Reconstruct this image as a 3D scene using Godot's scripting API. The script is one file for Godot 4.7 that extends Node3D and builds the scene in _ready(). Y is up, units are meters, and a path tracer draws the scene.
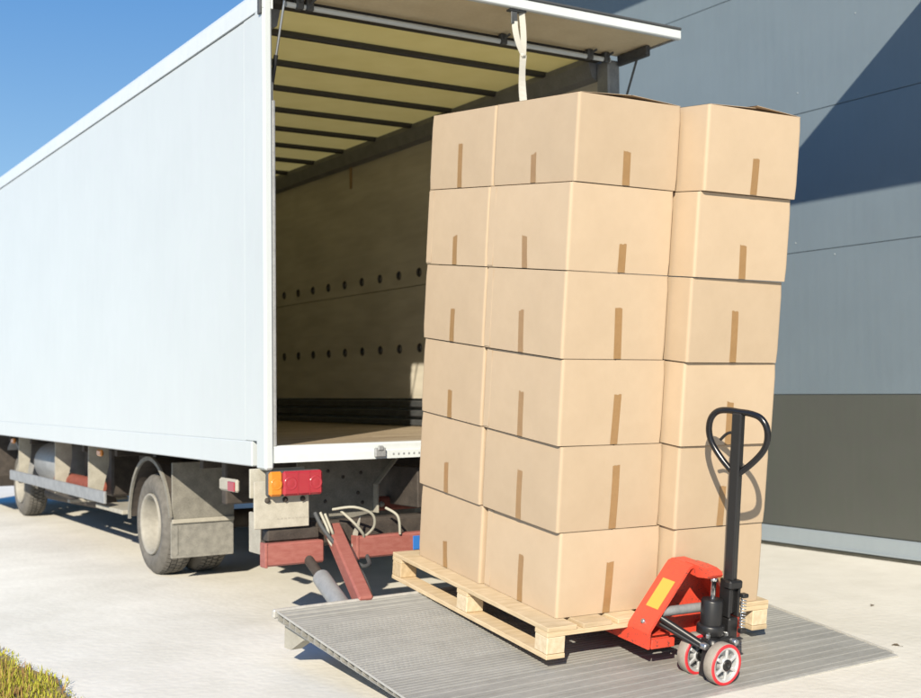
extends Node3D
# World: truck axis runs along -Z, its width along +X, ground at y = 0, metres.

var rng := RandomNumberGenerator.new()
var M := {}
const XL := 2.611     # truck body, near side
const XR := 5.104      # truck body, far side
const ZR := -6.138     # truck body, rear face
const ZF := -13.9     # truck body, front face
const YB := 0.904
const YT := 3.557
const WALLX := 7.62

# ------------------------------------------------------------------ mesh helpers
func mb() -> SurfaceTool:
	var st := SurfaceTool.new()
	st.begin(Mesh.PRIMITIVE_TRIANGLES)
	st.set_smooth_group(-1)
	return st

func tri(st: SurfaceTool, a: Vector3, b: Vector3, c: Vector3) -> void:
	st.add_vertex(a); st.add_vertex(b); st.add_vertex(c)

# triangle turned so that its front (clockwise) looks along "out"
func otri(st: SurfaceTool, a: Vector3, b: Vector3, c: Vector3, out: Vector3) -> void:
	if (c - a).cross(b - a).dot(out) < 0.0:
		tri(st, a, c, b)
	else:
		tri(st, a, b, c)

func oquad(st: SurfaceTool, a: Vector3, b: Vector3, c: Vector3, d: Vector3, out: Vector3) -> void:
	otri(st, a, b, c, out); otri(st, a, c, d, out)

# box with chamfered edges
func bx(st: SurfaceTool, c: Vector3, s: Vector3, ch := 0.0, t := Transform3D()) -> void:
	var h := s * 0.5
	ch = minf(ch, minf(h.x, minf(h.y, h.z)) * 0.8)
	if ch <= 0.0:
		for ax in 3:
			for sg in [-1.0, 1.0]:
				var u := Vector3.ZERO; var v := Vector3.ZERO; var n := Vector3.ZERO
				n[ax] = sg; u[(ax + 1) % 3] = h[(ax + 1) % 3]; v[(ax + 2) % 3] = h[(ax + 2) % 3]
				var o: Vector3 = c + n * h[ax]
				oquad(st, t * (o - u - v), t * (o + u - v), t * (o + u + v), t * (o - u + v), t.basis * n)
		return
	var P := {}
	for sx in [-1, 1]:
		for sy in [-1, 1]:
			for sz in [-1, 1]:
				var sg := Vector3(sx, sy, sz)
				for ax in 3:
					var p := sg * (h - Vector3.ONE * ch)
					p[ax] = sg[ax] * h[ax]
					P[[sx, sy, sz, ax]] = t * (c + p)
	for ax in 3:
		var a1 := (ax + 1) % 3
		var a2 := (ax + 2) % 3
		for sg in [-1, 1]:
			var k := []
			for q in [[-1, -1], [1, -1], [1, 1], [-1, 1]]:
				var s3 := [0, 0, 0]
				s3[ax] = sg; s3[a1] = q[0]; s3[a2] = q[1]
				k.append(P[[s3[0], s3[1], s3[2], ax]])
			var n := Vector3.ZERO; n[ax] = sg
			oquad(st, k[0], k[1], k[2], k[3], t.basis * n)
		# edges running along ax
		for q in [[-1, -1], [1, -1], [1, 1], [-1, 1]]:
			var e := []
			for w in [[-1, a1], [-1, a2], [1, a2], [1, a1]]:
				var s3 := [0, 0, 0]
				s3[ax] = w[0]; s3[a1] = q[0]; s3[a2] = q[1]
				e.append(P[[s3[0], s3[1], s3[2], w[1]]])
			var n := Vector3.ZERO; n[a1] = q[0]; n[a2] = q[1]
			oquad(st, e[0], e[1], e[2], e[3], t.basis * n)
	for sx in [-1, 1]:
		for sy in [-1, 1]:
			for sz in [-1, 1]:
				otri(st, P[[sx, sy, sz, 0]], P[[sx, sy, sz, 1]], P[[sx, sy, sz, 2]], t.basis * Vector3(sx, sy, sz))

# box between two corners
func b2(st: SurfaceTool, a: Vector3, b: Vector3, ch := 0.0) -> void:
	bx(st, (a + b) * 0.5, (b - a).abs(), ch)

# polygon (x, y) extruded from z0 to z1, placed by t
func prism(st: SurfaceTool, pts: PackedVector2Array, z0: float, z1: float, t := Transform3D()) -> void:
	var idx := Geometry2D.triangulate_polygon(pts)
	for i in range(0, idx.size(), 3):
		for e in [[z0, -1.0], [z1, 1.0]]:
			var v := []
			for j in 3:
				var p := pts[idx[i + j]]
				v.append(t * Vector3(p.x, p.y, e[0]))
			otri(st, v[0], v[1], v[2], t.basis * Vector3(0, 0, e[1] * signf(z1 - z0)))
	var cw := Geometry2D.is_polygon_clockwise(pts)
	for i in pts.size():
		var p := pts[i]
		var q := pts[(i + 1) % pts.size()]
		var d := q - p
		var n := Vector3(d.y, -d.x, 0) * (-1.0 if cw else 1.0)
		oquad(st, t * Vector3(p.x, p.y, z0), t * Vector3(q.x, q.y, z0), t * Vector3(q.x, q.y, z1), t * Vector3(p.x, p.y, z1), t.basis * n)

# profile of Vector2(radius, y) turned round the y axis
func lathe(st: SurfaceTool, prof: Array, segs: int, t := Transform3D(), smooth := true) -> void:
	st.set_smooth_group(1 if smooth else -1)
	for i in prof.size() - 1:
		var a: Vector2 = prof[i]
		var b: Vector2 = prof[i + 1]
		for k in segs:
			var p := TAU * k / segs
			var q := TAU * (k + 1) / segs
			var d := b - a
			var m := (p + q) * 0.5
			var n := Vector3(cos(m) * d.y, -d.x, sin(m) * d.y)
			oquad(st, t * Vector3(cos(p) * a.x, a.y, sin(p) * a.x), t * Vector3(cos(q) * a.x, a.y, sin(q) * a.x),
				t * Vector3(cos(q) * b.x, b.y, sin(q) * b.x), t * Vector3(cos(p) * b.x, b.y, sin(p) * b.x), t.basis * n)
	st.set_smooth_group(-1)

func tube(st: SurfaceTool, pts: Array, r: float, segs := 10) -> void:
	var rings := []
	var up := Vector3(0.31, 0.9, 0.27).normalized()
	for i in pts.size():
		var d: Vector3 = (pts[mini(i + 1, pts.size() - 1)] - pts[maxi(i - 1, 0)]).normalized()
		if absf(d.dot(up)) > 0.95:
			up = Vector3(0.9, 0.1, 0.4).normalized()
		var u := d.cross(up).normalized()
		var v := d.cross(u).normalized()
		up = -v
		var ring := []
		for k in segs:
			var a := TAU * k / segs
			ring.append(pts[i] + (u * cos(a) + v * sin(a)) * r)
		rings.append(ring)
	st.set_smooth_group(2)
	for i in rings.size() - 1:
		for k in segs:
			var k2 := (k + 1) % segs
			var o: Vector3 = (rings[i][k] + rings[i][k2]) * 0.5 - pts[i]
			oquad(st, rings[i][k], rings[i][k2], rings[i + 1][k2], rings[i + 1][k], o)
	st.set_smooth_group(-1)
	for e in [0, rings.size() - 1]:
		var out: Vector3 = pts[0] - pts[1] if e == 0 else pts[e] - pts[e - 1]
		for k in segs:
			otri(st, pts[e], rings[e][k], rings[e][(k + 1) % segs], out)

func bez(p: Array, n := 16) -> Array:      # a smooth line through the points
	var c := Curve3D.new()
	for i in p.size():
		var a: Vector3 = p[maxi(i - 1, 0)]
		var b: Vector3 = p[mini(i + 1, p.size() - 1)]
		var tg := (b - a) / 6.0
		c.add_point(p[i], -tg, tg)
	var out := []
	for i in n + 1:
		out.append(c.sample(0, 0.0) if i == 0 else c.samplef(float(i) / n * (p.size() - 1)))
	return out

func axis_x(at: Vector3) -> Transform3D:    # the lathe's y axis laid along +X
	return Transform3D(Basis(Vector3(0, 1, 0), Vector3(1, 0, 0), Vector3(0, 0, -1)), at)

func axis_to(a: Vector3, b: Vector3) -> Transform3D:   # the y axis from a towards b
	var y := (b - a).normalized()
	var x := y.cross(Vector3(0.2, 0.3, 0.93)).normalized()
	return Transform3D(Basis(x, y, x.cross(y)), a)

# ------------------------------------------------------------------ object helpers
# meshes are given in world coordinates (or in the space "frame" of the parent thing) and hung under the parent
func obj(called: String, st, m: Material, parent: Node = null, frame := Transform3D()) -> MeshInstance3D:
	var o := MeshInstance3D.new()
	o.name = called
	if st is SurfaceTool:
		st.generate_normals()
		o.mesh = st.commit()
	else:
		o.mesh = st
	o.material_override = m
	if parent == null:
		parent = self
	parent.add_child(o, true)
	var w := Transform3D()
	var p: Node = parent
	while p != self:
		w = p.transform * w
		p = p.get_parent()
	o.transform = w.affine_inverse() * frame
	return o

func thing(called: String, label: String, category: String, at := Transform3D(), group := "") -> Node3D:
	var o := Node3D.new()
	o.name = called
	add_child(o, true)
	o.transform = at
	tag(o, label, category, group)
	return o

func tag(o: Node, label: String, category: String, group := "", kind := "") -> void:
	o.set_meta("label", label)
	if category != "": o.set_meta("category", category)
	if group != "": o.set_meta("group", group)
	if kind != "": o.set_meta("kind", kind)

# ------------------------------------------------------------------ materials
func srgb(c: Color) -> Color:
	return c.linear_to_srgb()

func fnl(sd: int, freq: float, oct := 4, type := FastNoiseLite.TYPE_SIMPLEX_SMOOTH) -> FastNoiseLite:
	var n := FastNoiseLite.new()
	n.seed = sd; n.frequency = freq; n.noise_type = type
	n.fractal_octaves = oct
	return n

# grey-level mixture of noises -> colour texture. layers: [seed, freq, octaves, amplitude, stretch_x, stretch_y]
func mix_image(size: int, layers: Array, base := 0.9) -> Image:
	var buf := PackedFloat32Array()
	buf.resize(size * size)
	buf.fill(base)
	for L in layers:
		var w := int(size / L[4]); var h := int(size / L[5])
		var im: Image = fnl(L[0], L[1], L[2]).get_seamless_image(maxi(w, 16), maxi(h, 16))
		if im.get_width() != size or im.get_height() != size:
			im.resize(size, size, Image.INTERPOLATE_CUBIC)
		im.convert(Image.FORMAT_L8)
		var d := im.get_data()
		var amp: float = L[3]
		for i in size * size:
			buf[i] += (d[i] / 255.0 - 0.5) * amp
	var out := PackedByteArray()
	out.resize(size * size)
	for i in size * size:
		out[i] = int(clampf(buf[i], 0.0, 1.0) * 255.0)
	return Image.create_from_data(size, size, false, Image.FORMAT_L8, out)

func tinted(im: Image, lo: Color, hi: Color) -> ImageTexture:
	var s := im.get_width()
	var d := im.get_data()
	var out := PackedByteArray()
	out.resize(s * s * 3)
	var lut := []
	for i in 256:
		var c := srgb(lo.lerp(hi, i / 255.0))
		lut.append([int(clampf(c.r, 0, 1) * 255), int(clampf(c.g, 0, 1) * 255), int(clampf(c.b, 0, 1) * 255)])
	for i in s * s:
		var l: Array = lut[d[i]]
		out[i * 3] = l[0]; out[i * 3 + 1] = l[1]; out[i * 3 + 2] = l[2]
	var o := Image.create_from_data(s, s, false, Image.FORMAT_RGB8, out)
	o.generate_mipmaps()
	return ImageTexture.create_from_image(o)

func normal_tex(im: Image, strength: float) -> ImageTexture:
	var c: Image = im.duplicate()
	c.convert(Image.FORMAT_RGBA8)
	c.bump_map_to_normal_map(strength)
	c.generate_mipmaps()
	return ImageTexture.create_from_image(c)

func mat(c: Color, rough: float, metal := 0.0) -> StandardMaterial3D:
	var m := StandardMaterial3D.new()
	m.albedo_color = srgb(c)
	m.roughness = rough
	m.metallic = metal
	m.cull_mode = BaseMaterial3D.CULL_DISABLED
	return m

func tmat(tex: Texture2D, rough: float, scale: Vector3, world := true, nrm: Texture2D = null, nscale := 1.0, metal := 0.0) -> StandardMaterial3D:
	var m := mat(Color.WHITE, rough, metal)
	m.albedo_texture = tex
	m.uv1_triplanar = true
	m.uv1_world_triplanar = world
	m.uv1_scale = scale
	if nrm:
		m.normal_enabled = true
		m.normal_texture = nrm
		m.normal_scale = nscale
	return m

func make_materials() -> void:
	var rough_im := mix_image(512, [[11, 0.012, 5, 0.7, 1, 1], [12, 0.09, 3, 0.5, 1, 1]], 0.55)
	var fine_im := mix_image(512, [[13, 0.2, 3, 0.8, 1, 1]], 0.5)
	# concrete yard
	var con := mix_image(1024, [[21, 0.004, 4, 0.55, 1, 1], [22, 0.02, 4, 0.30, 1, 1], [23, 0.16, 3, 0.12, 1, 1], [24, 0.012, 3, 0.12, 3, 1]], 0.62)
	M.concrete = tmat(tinted(con, Color(0.56, 0.535, 0.465), Color(0.78, 0.755, 0.685)), 0.9, Vector3.ONE * 0.16, true, normal_tex(fine_im, 2.0), 0.12)
	# white truck paint, faint road film in vertical runs
	var wp := mix_image(512, [[31, 0.006, 4, 0.5, 1, 1], [32, 0.05, 3, 0.35, 1, 6], [33, 0.02, 3, 0.3, 1, 1]], 0.68)
	M.white = tmat(tinted(wp, Color(0.485, 0.525, 0.545), Color(0.515, 0.558, 0.578)), 0.42, Vector3.ONE * 0.3)
	M.white_trim = tmat(tinted(wp, Color(0.53, 0.57, 0.585), Color(0.62, 0.66, 0.675)), 0.35, Vector3.ONE * 0.7)
	# cardboard
	var cb := mix_image(512, [[41, 0.008, 3, 0.22, 1, 1], [42, 0.03, 3, 0.16, 1, 1], [43, 0.25, 2, 0.10, 1, 1]], 0.55)
	var cb_n := normal_tex(mix_image(512, [[44, 0.006, 2, 1.0, 1, 1], [45, 0.05, 2, 0.06, 1, 1]], 0.5), 6.0)
	for k in 3:
		var f: float = [1.0, 0.95, 1.04][k]
		M["kraft%d" % k] = tmat(tinted(cb, Color(0.428, 0.325, 0.218) * f, Color(0.508, 0.395, 0.277) * f), 0.82, Vector3.ONE * 1.0, false, cb_n, 0.22)
	M.tape = tmat(tinted(cb, Color(0.24, 0.14, 0.06), Color(0.36, 0.22, 0.10)), 0.38, Vector3.ONE * 3.0, false)
	M.tape.roughness = 0.28
	# wood
	var wd := mix_image(512, [[51, 0.03, 4, 0.55, 6, 1], [52, 0.10, 3, 0.45, 12, 1], [53, 0.01, 3, 0.3, 1, 1]], 0.55)
	for k in 3:
		var f: float = [1.0, 0.88, 1.08][k]
		var a: StandardMaterial3D = tmat(tinted(wd, Color(0.42, 0.315, 0.18) * f, Color(0.62, 0.50, 0.34) * f), 0.8, Vector3.ONE * 1.5, false, normal_tex(wd, 2.0), 0.4)
		M["wood%d" % k] = a
	M.block = tmat(tinted(rough_im, Color(0.40, 0.295, 0.17), Color(0.60, 0.475, 0.31)), 0.9, Vector3.ONE * 4.0, false, normal_tex(rough_im, 3.0), 0.6)
	M.block_end = tmat(tinted(rough_im, Color(0.48, 0.38, 0.24), Color(0.68, 0.575, 0.42)), 0.9, Vector3.ONE * 4.0, false, normal_tex(rough_im, 3.0), 0.6)
	# truck load room
	M.ply = tmat(tinted(mix_image(512, [[61, 0.01, 4, 0.6, 3, 1], [62, 0.05, 3, 0.4, 8, 1]], 0.5), Color(0.44, 0.405, 0.335), Color(0.64, 0.595, 0.50)), 0.8, Vector3.ONE * 0.5)
	M.floor_ply = tmat(tinted(mix_image(512, [[63, 0.02, 4, 0.7, 5, 1], [64, 0.1, 3, 0.5, 2, 1]], 0.5), Color(0.16, 0.115, 0.07), Color(0.45, 0.37, 0.27)), 0.75, Vector3.ONE * 0.6)
	var rf := tmat(tinted(mix_image(256, [[65, 0.02, 3, 0.5, 1, 1]], 0.6), Color(0.68, 0.56, 0.19), Color(0.80, 0.68, 0.28)), 0.6, Vector3.ONE * 0.6)
	rf.backlight_enabled = true
	rf.backlight = Color(0.64, 0.64, 0.64)
	M.roof_sheet = rf
	M.bow = mat(Color(0.05, 0.048, 0.045), 0.55, 0.3)
	M.rail_dark = tmat(tinted(rough_im, Color(0.05, 0.055, 0.06), Color(0.12, 0.125, 0.13)), 0.5, Vector3.ONE, true, null, 1.0, 0.3)
	M.cove = tmat(tinted(rough_im, Color(0.15, 0.155, 0.155), Color(0.24, 0.245, 0.245)), 0.6, Vector3.ONE)
	M.hole_rim = mat(Color(0.16, 0.15, 0.14), 0.45, 0.7)
	M.flap_under = tmat(tinted(rough_im, Color(0.62, 0.52, 0.34), Color(0.72, 0.62, 0.43)), 0.75, Vector3.ONE * 0.6)
	M.steel = mat(Color(0.45, 0.46, 0.47), 0.32, 0.9)
	M.chrome = mat(Color(0.75, 0.76, 0.77), 0.12, 1.0)
	M.galv = tmat(tinted(rough_im, Color(0.22, 0.23, 0.24), Color(0.38, 0.39, 0.40)), 0.55, Vector3.ONE * 1.3, true, null, 1.0, 0.35)
	M.dusty = tmat(tinted(rough_im, Color(0.13, 0.125, 0.11), Color(0.25, 0.24, 0.21)), 0.9, Vector3.ONE * 1.4)
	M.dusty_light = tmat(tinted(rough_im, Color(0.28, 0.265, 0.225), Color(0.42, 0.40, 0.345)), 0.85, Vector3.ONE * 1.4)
	M.chassis = tmat(tinted(rough_im, Color(0.022, 0.018, 0.016), Color(0.075, 0.062, 0.052)), 0.75, Vector3.ONE * 1.5)
	M.rust_red = tmat(tinted(rough_im, Color(0.13, 0.03, 0.02), Color(0.30, 0.085, 0.055)), 0.75, Vector3.ONE * 2.0)
	M.bumper_red = tmat(tinted(mix_image(512, [[71, 0.03, 4, 0.6, 3, 1], [72, 0.15, 3, 0.4, 1, 1]], 0.5), Color(0.24, 0.06, 0.048), Color(0.37, 0.15, 0.125)), 0.6, Vector3.ONE * 2.0)
	M.tyre = tmat(tinted(rough_im, Color(0.068, 0.064, 0.057), Color(0.175, 0.165, 0.15)), 0.92, Vector3.ONE * 2.5)
	M.rim = tmat(tinted(rough_im, Color(0.21, 0.20, 0.175), Color(0.36, 0.345, 0.305)), 0.6, Vector3.ONE * 3.0)
	M.rubber = tmat(tinted(rough_im, Color(0.135, 0.133, 0.122), Color(0.28, 0.272, 0.245)), 0.9, Vector3.ONE * 2.0)
	M.seal = mat(Color(0.06, 0.065, 0.07), 0.7)
	M.black = tmat(tinted(fine_im, Color(0.010, 0.010, 0.011), Color(0.020, 0.020, 0.021)), 0.38, Vector3.ONE * 3.0, false)
	M.black_gloss = mat(Color(0.010, 0.010, 0.012), 0.22)
	M.lens_red = mat(Color(0.33, 0.014, 0.03), 0.16)
	M.lens_amber = mat(Color(0.60, 0.20, 0.008), 0.16)
	M.lens_amber.clearcoat_enabled = true
	M.lens_red.clearcoat_enabled = true
	M.plate = tmat(tinted(rough_im, Color(0.34, 0.32, 0.265), Color(0.48, 0.46, 0.395)), 0.75, Vector3.ONE * 2.2)
	M.plate_mark = mat(Color(0.36, 0.34, 0.29), 0.8)
	M.cable = mat(Color(0.36, 0.35, 0.29), 0.6)
	M.blue = mat(Color(0.03, 0.16, 0.50), 0.5)
	# tail lift aluminium, dull and dusty
	M.alu = tmat(tinted(mix_image(512, [[81, 0.015, 4, 0.55, 5, 1], [82, 0.1, 3, 0.4, 3, 1]], 0.5), Color(0.25, 0.248, 0.232), Color(0.43, 0.428, 0.405)), 0.62, Vector3.ONE * 0.9, true, null, 1.0, 0.25)
	M.alu_edge = tmat(tinted(rough_im, Color(0.36, 0.355, 0.33), Color(0.56, 0.55, 0.52)), 0.5, Vector3.ONE * 2.0, true, null, 1.0, 0.3)
	# pallet jack
	var wear := mix_image(512, [[101, 0.03, 4, 1.0, 1, 1], [102, 0.12, 3, 0.8, 1, 1]], 0.5)
	var wd8 := wear.get_data()
	for i in wd8.size():
		var v := wd8[i]
		wd8[i] = 20 if v < 42 else (200 + int(v * 0.2))
	wear = Image.create_from_data(512, 512, false, Image.FORMAT_L8, wd8)
	M.jack_red = tmat(tinted(wear, Color(0.10, 0.05, 0.04), Color(0.70, 0.072, 0.038)), 0.40, Vector3.ONE * 2.2, false)
	M.sticker = tmat(tinted(fine_im, Color(0.64, 0.33, 0.05), Color(0.70, 0.38, 0.08)), 0.4, Vector3.ONE * 3.0, false)
	M.wheel_tread = tmat(tinted(rough_im, Color(0.22, 0.195, 0.165), Color(0.34, 0.31, 0.27)), 0.7, Vector3.ONE * 6.0, false)
	M.wheel_red = mat(Color(0.62, 0.03, 0.04), 0.45)
	M.wheel_hub = mat(Color(0.62, 0.63, 0.64), 0.35, 0.5)
	# warehouse
	var rib := Image.create(256, 256, false, Image.FORMAT_L8)
	for x in 256:
		var v := 0.5 + 0.4 * sin(TAU * x / 256.0 * 20.0)
		for y in 256:
			rib.set_pixel(x, y, Color(v, v, v))
	var rib_n := normal_tex(rib, 0.5)
	var pn := mix_image(512, [[91, 0.006, 4, 0.5, 1, 1], [92, 0.06, 3, 0.25, 1, 8]], 0.6)
	M.panel = tmat(tinted(pn, Color(0.136, 0.174, 0.207), Color(0.156, 0.198, 0.234)), 0.48, Vector3.ONE * 0.5, true, rib_n, 0.12)
	M.panel_dark = tmat(tinted(pn, Color(0.074, 0.079, 0.070), Color(0.083, 0.088, 0.079)), 0.5, Vector3.ONE * 0.5, true, rib_n, 0.12)
	M.flashing = tmat(tinted(pn, Color(0.22, 0.26, 0.29), Color(0.27, 0.31, 0.34)), 0.45, Vector3.ONE * 0.5)
	M.joint = mat(Color(0.12, 0.13, 0.14), 0.8)
	M.gap_shade = tmat(tinted(rough_im, Color(0.035, 0.035, 0.028), Color(0.07, 0.07, 0.058)), 0.9, Vector3.ONE)  # near-black: the shade of the wall base gap, put into the colour
	M.soil = tmat(tinted(rough_im, Color(0.16, 0.11, 0.045), Color(0.30, 0.235, 0.10)), 1.0, Vector3.ONE)
	M.webbing = tmat(tinted(fine_im, Color(0.40, 0.39, 0.345), Color(0.52, 0.51, 0.465)), 0.8, Vector3.ONE * 6.0)
	M.debris = mat(Color(0.14, 0.11, 0.075), 0.9)

# ------------------------------------------------------------------ warehouse
func build_warehouse() -> void:
	var w := thing("warehouse", "grey metal panel warehouse with a darker lowest band of panels", "warehouse", Transform3D(Basis(), Vector3(WALLX, 0, -8)))
	var st := mb()
	b2(st, Vector3(WALLX + 0.05, 0.0, -14.6), Vector3(WALLX + 0.4, 6.9, 9.0))
	obj("backing_wall", st, M.joint, w)
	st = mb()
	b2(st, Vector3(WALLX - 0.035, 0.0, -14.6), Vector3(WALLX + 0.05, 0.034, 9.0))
	obj("gap_shade", st, M.gap_shade, w)  # dark strip painted as the shaded gap below the flashing
	st = mb()
	prism(st, PackedVector2Array([Vector2(0.05, 0.034), Vector2(-0.05, 0.034), Vector2(-0.05, 0.045), Vector2(-0.028, 0.055), Vector2(-0.016, 0.15), Vector2(0.0, 0.162), Vector2(0.05, 0.162)]),
		-14.6, 9.0, Transform3D(Basis(), Vector3(WALLX, 0, 0)))
	obj("base_flashing", st, M.flashing, w)
	var rows := [0.166, 1.25, 2.41, 3.545, 4.70, 5.85, 6.9]
	var cols := [-14.6, -4.6, 7.4]
	for r in rows.size() - 1:
		for c in cols.size() - 1:
			st = mb()
			b2(st, Vector3(WALLX, rows[r] + 0.0018, cols[c] + 0.004), Vector3(WALLX + 0.048, rows[r + 1] - 0.0018, cols[c + 1] - 0.004), 0.003)
			var p := obj("panel", st, M.panel_dark if r == 0 else M.panel, w)
			if r == 0: p.set_meta("label", "dark olive grey wall panel of the lowest band")
	# fastener heads
	for q in [[3.72, -6.9], [4.22, -6.3], [2.49, -6.95], [2.36, -6.55], [4.62, -8.6]]:
		st = mb()
		lathe(st, [Vector2(0.0, 0.005), Vector2(0.005, 0.004), Vector2(0.007, 0.0)], 10, Transform3D(Basis(Vector3(0, 1, 0), Vector3(-1, 0, 0), Vector3(0, 0, 1)), Vector3(WALLX, q[0], q[1])))
		obj("fastener", st, M.flashing, w)
	# roof eave and the loading canopy further along, which throw the two shadows on the wall
	st = mb()
	b2(st, Vector3(WALLX - 1.73, 6.42, -14.4), Vector3(WALLX + 0.6, 6.9, 9.4))
	var e := obj("roof_eave", st, M.flashing, w)
	e.position.y += 0.006
	st = mb()
	b2(st, Vector3(WALLX - 1.995, 4.44, -5.10), Vector3(WALLX - 0.004, 4.60, 6.0), 0.01)
	obj("canopy", st, M.flashing, w)

# ------------------------------------------------------------------ truck
func wheel(at: Vector3, parent: Node, outer: bool, m: Material) -> void:
	# at = centre of the outer face, axis along X, radius 0.365
	var wn := Node3D.new()
	wn.name = "wheel"
	parent.add_child(wn, true)
	wn.position = at - parent.position
	var st := mb()
	var R := 0.365
	var W := 0.235
	var t := axis_x(at)
	# sidewalls and shoulders
	lathe(st, [Vector2(0.215, 0.030), Vector2(0.232, 0.008), Vector2(0.255, 0.006), Vector2(0.262, 0.0), Vector2(0.30, 0.0), Vector2(0.308, 0.006), Vector2(0.335, 0.014), Vector2(0.352, 0.034)], 72, t)
	lathe(st, [Vector2(0.352, W - 0.034), Vector2(0.335, W - 0.014), Vector2(0.30, W), Vector2(0.25, W - 0.004), Vector2(0.215, W - 0.03), Vector2(0.215, 0.030)], 48, t)
	# tread: ribs of lugs parted by grooves
	var bands := [[0.034, 0.066], [0.074, 0.110], [0.118, 0.154], [0.162, W - 0.034]]
	lathe(st, [Vector2(0.350, 0.034), Vector2(R - 0.012, 0.040), Vector2(R - 0.012, W - 0.040), Vector2(0.350, W - 0.034)], 72, t)
	var n := 56
	for bi in bands.size():
		for k in n:
			var a0 := TAU * (k + 0.08 + (bi % 2) * 0.5) / n
			var a1 := TAU * (k + 0.80 + (bi % 2) * 0.5) / n
			var y0: float = bands[bi][0]
			var y1: float = bands[bi][1]
			var e0 := R - (0.010 if bi == 0 else 0.0)
			var e1 := R - (0.010 if bi == 3 else 0.0)
			var q := func(a: float, y: float, r: float) -> Vector3: return t * Vector3(cos(a) * r, y, sin(a) * r)
			var ri := R - 0.016
			var o := t.basis * Vector3(cos(a0), 0, sin(a0))
			oquad(st, q.call(a0, y0, e0), q.call(a1, y0, e0), q.call(a1, y1, e1), q.call(a0, y1, e1), o)
			oquad(st, q.call(a0, y0, ri), q.call(a0, y0, e0), q.call(a0, y1, e1), q.call(a0, y1, ri), t.basis * Vector3(sin(a0), 0, -cos(a0)))
			oquad(st, q.call(a1, y0, ri), q.call(a1, y0, e0), q.call(a1, y1, e1), q.call(a1, y1, ri), t.basis * Vector3(-sin(a0), 0, cos(a0)))
			oquad(st, q.call(a0, y0, ri), q.call(a1, y0, ri), q.call(a1, y0, e0), q.call(a0, y0, e0), t.basis * Vector3(0, -1, 0))
			oquad(st, q.call(a0, y1, ri), q.call(a1, y1, ri), q.call(a1, y1, e1), q.call(a0, y1, e1), t.basis * Vector3(0, 1, 0))
	obj("tyre", st, m, wn)
	st = mb()
	if outer:
		lathe(st, [Vector2(0.214, 0.050), Vector2(0.222, 0.004), Vector2(0.216, -0.004), Vector2(0.206, 0.002), Vector2(0.198, 0.02), Vector2(0.186, 0.09), Vector2(0.180, 0.125),
			Vector2(0.168, 0.140)], 48, t)
		lathe(st, [Vector2(0.130, 0.152), Vector2(0.112, 0.152), Vector2(0.108, 0.138), Vector2(0.085, 0.132), Vector2(0.082, 0.118), Vector2(0.062, 0.098), Vector2(0.0, 0.092)], 48, t)
		for k in 8:
			var a := TAU * (k + 0.3) / 8
			lathe(st, [Vector2(0.0, 0.112), Vector2(0.011, 0.114), Vector2(0.013, 0.145)], 8, t * Transform3D(Basis(), Vector3(cos(a) * 0.097, 0, sin(a) * 0.097)))
		for k in 8:
			for j in 5:          # webs between the eight hand holes
				var a0 := TAU * (k + 0.30 + j * 0.13) / 8
				var a1 := TAU * (k + 0.30 + (j + 1) * 0.13) / 8
				oquad(st, t * Vector3(cos(a0) * 0.168, 0.140, sin(a0) * 0.168), t * Vector3(cos(a1) * 0.168, 0.140, sin(a1) * 0.168),
					t * Vector3(cos(a1) * 0.130, 0.152, sin(a1) * 0.130), t * Vector3(cos(a0) * 0.130, 0.152, sin(a0) * 0.130), t.basis * Vector3(0, -1, 0))
		obj("rim", st, M.rim, wn)
	else:
		lathe(st, [Vector2(0.214, 0.03), Vector2(0.20, 0.06), Vector2(0.0, 0.07)], 32, t)
		obj("rim", st, M.rim, wn)

func arc_sheet(st: SurfaceTool, cz: float, cy: float, r0: float, r1: float, a0: float, a1: float, x0: float, x1: float) -> void:
	var n := 22
	var pts := PackedVector2Array()
	for k in n + 1:
		var a := deg_to_rad(lerpf(a0, a1, float(k) / n))
		pts.append(Vector2(cos(a) * r1, sin(a) * r1))
	for k in n + 1:
		var a := deg_to_rad(lerpf(a1, a0, float(k) / n))
		pts.append(Vector2(cos(a) * r0, sin(a) * r0))
	prism(st, pts, x0, x1, Transform3D(Basis(Vector3(0, 0, 1), Vector3(0, 1, 0), Vector3(1, 0, 0)), Vector3(0, cy, cz)))

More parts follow.
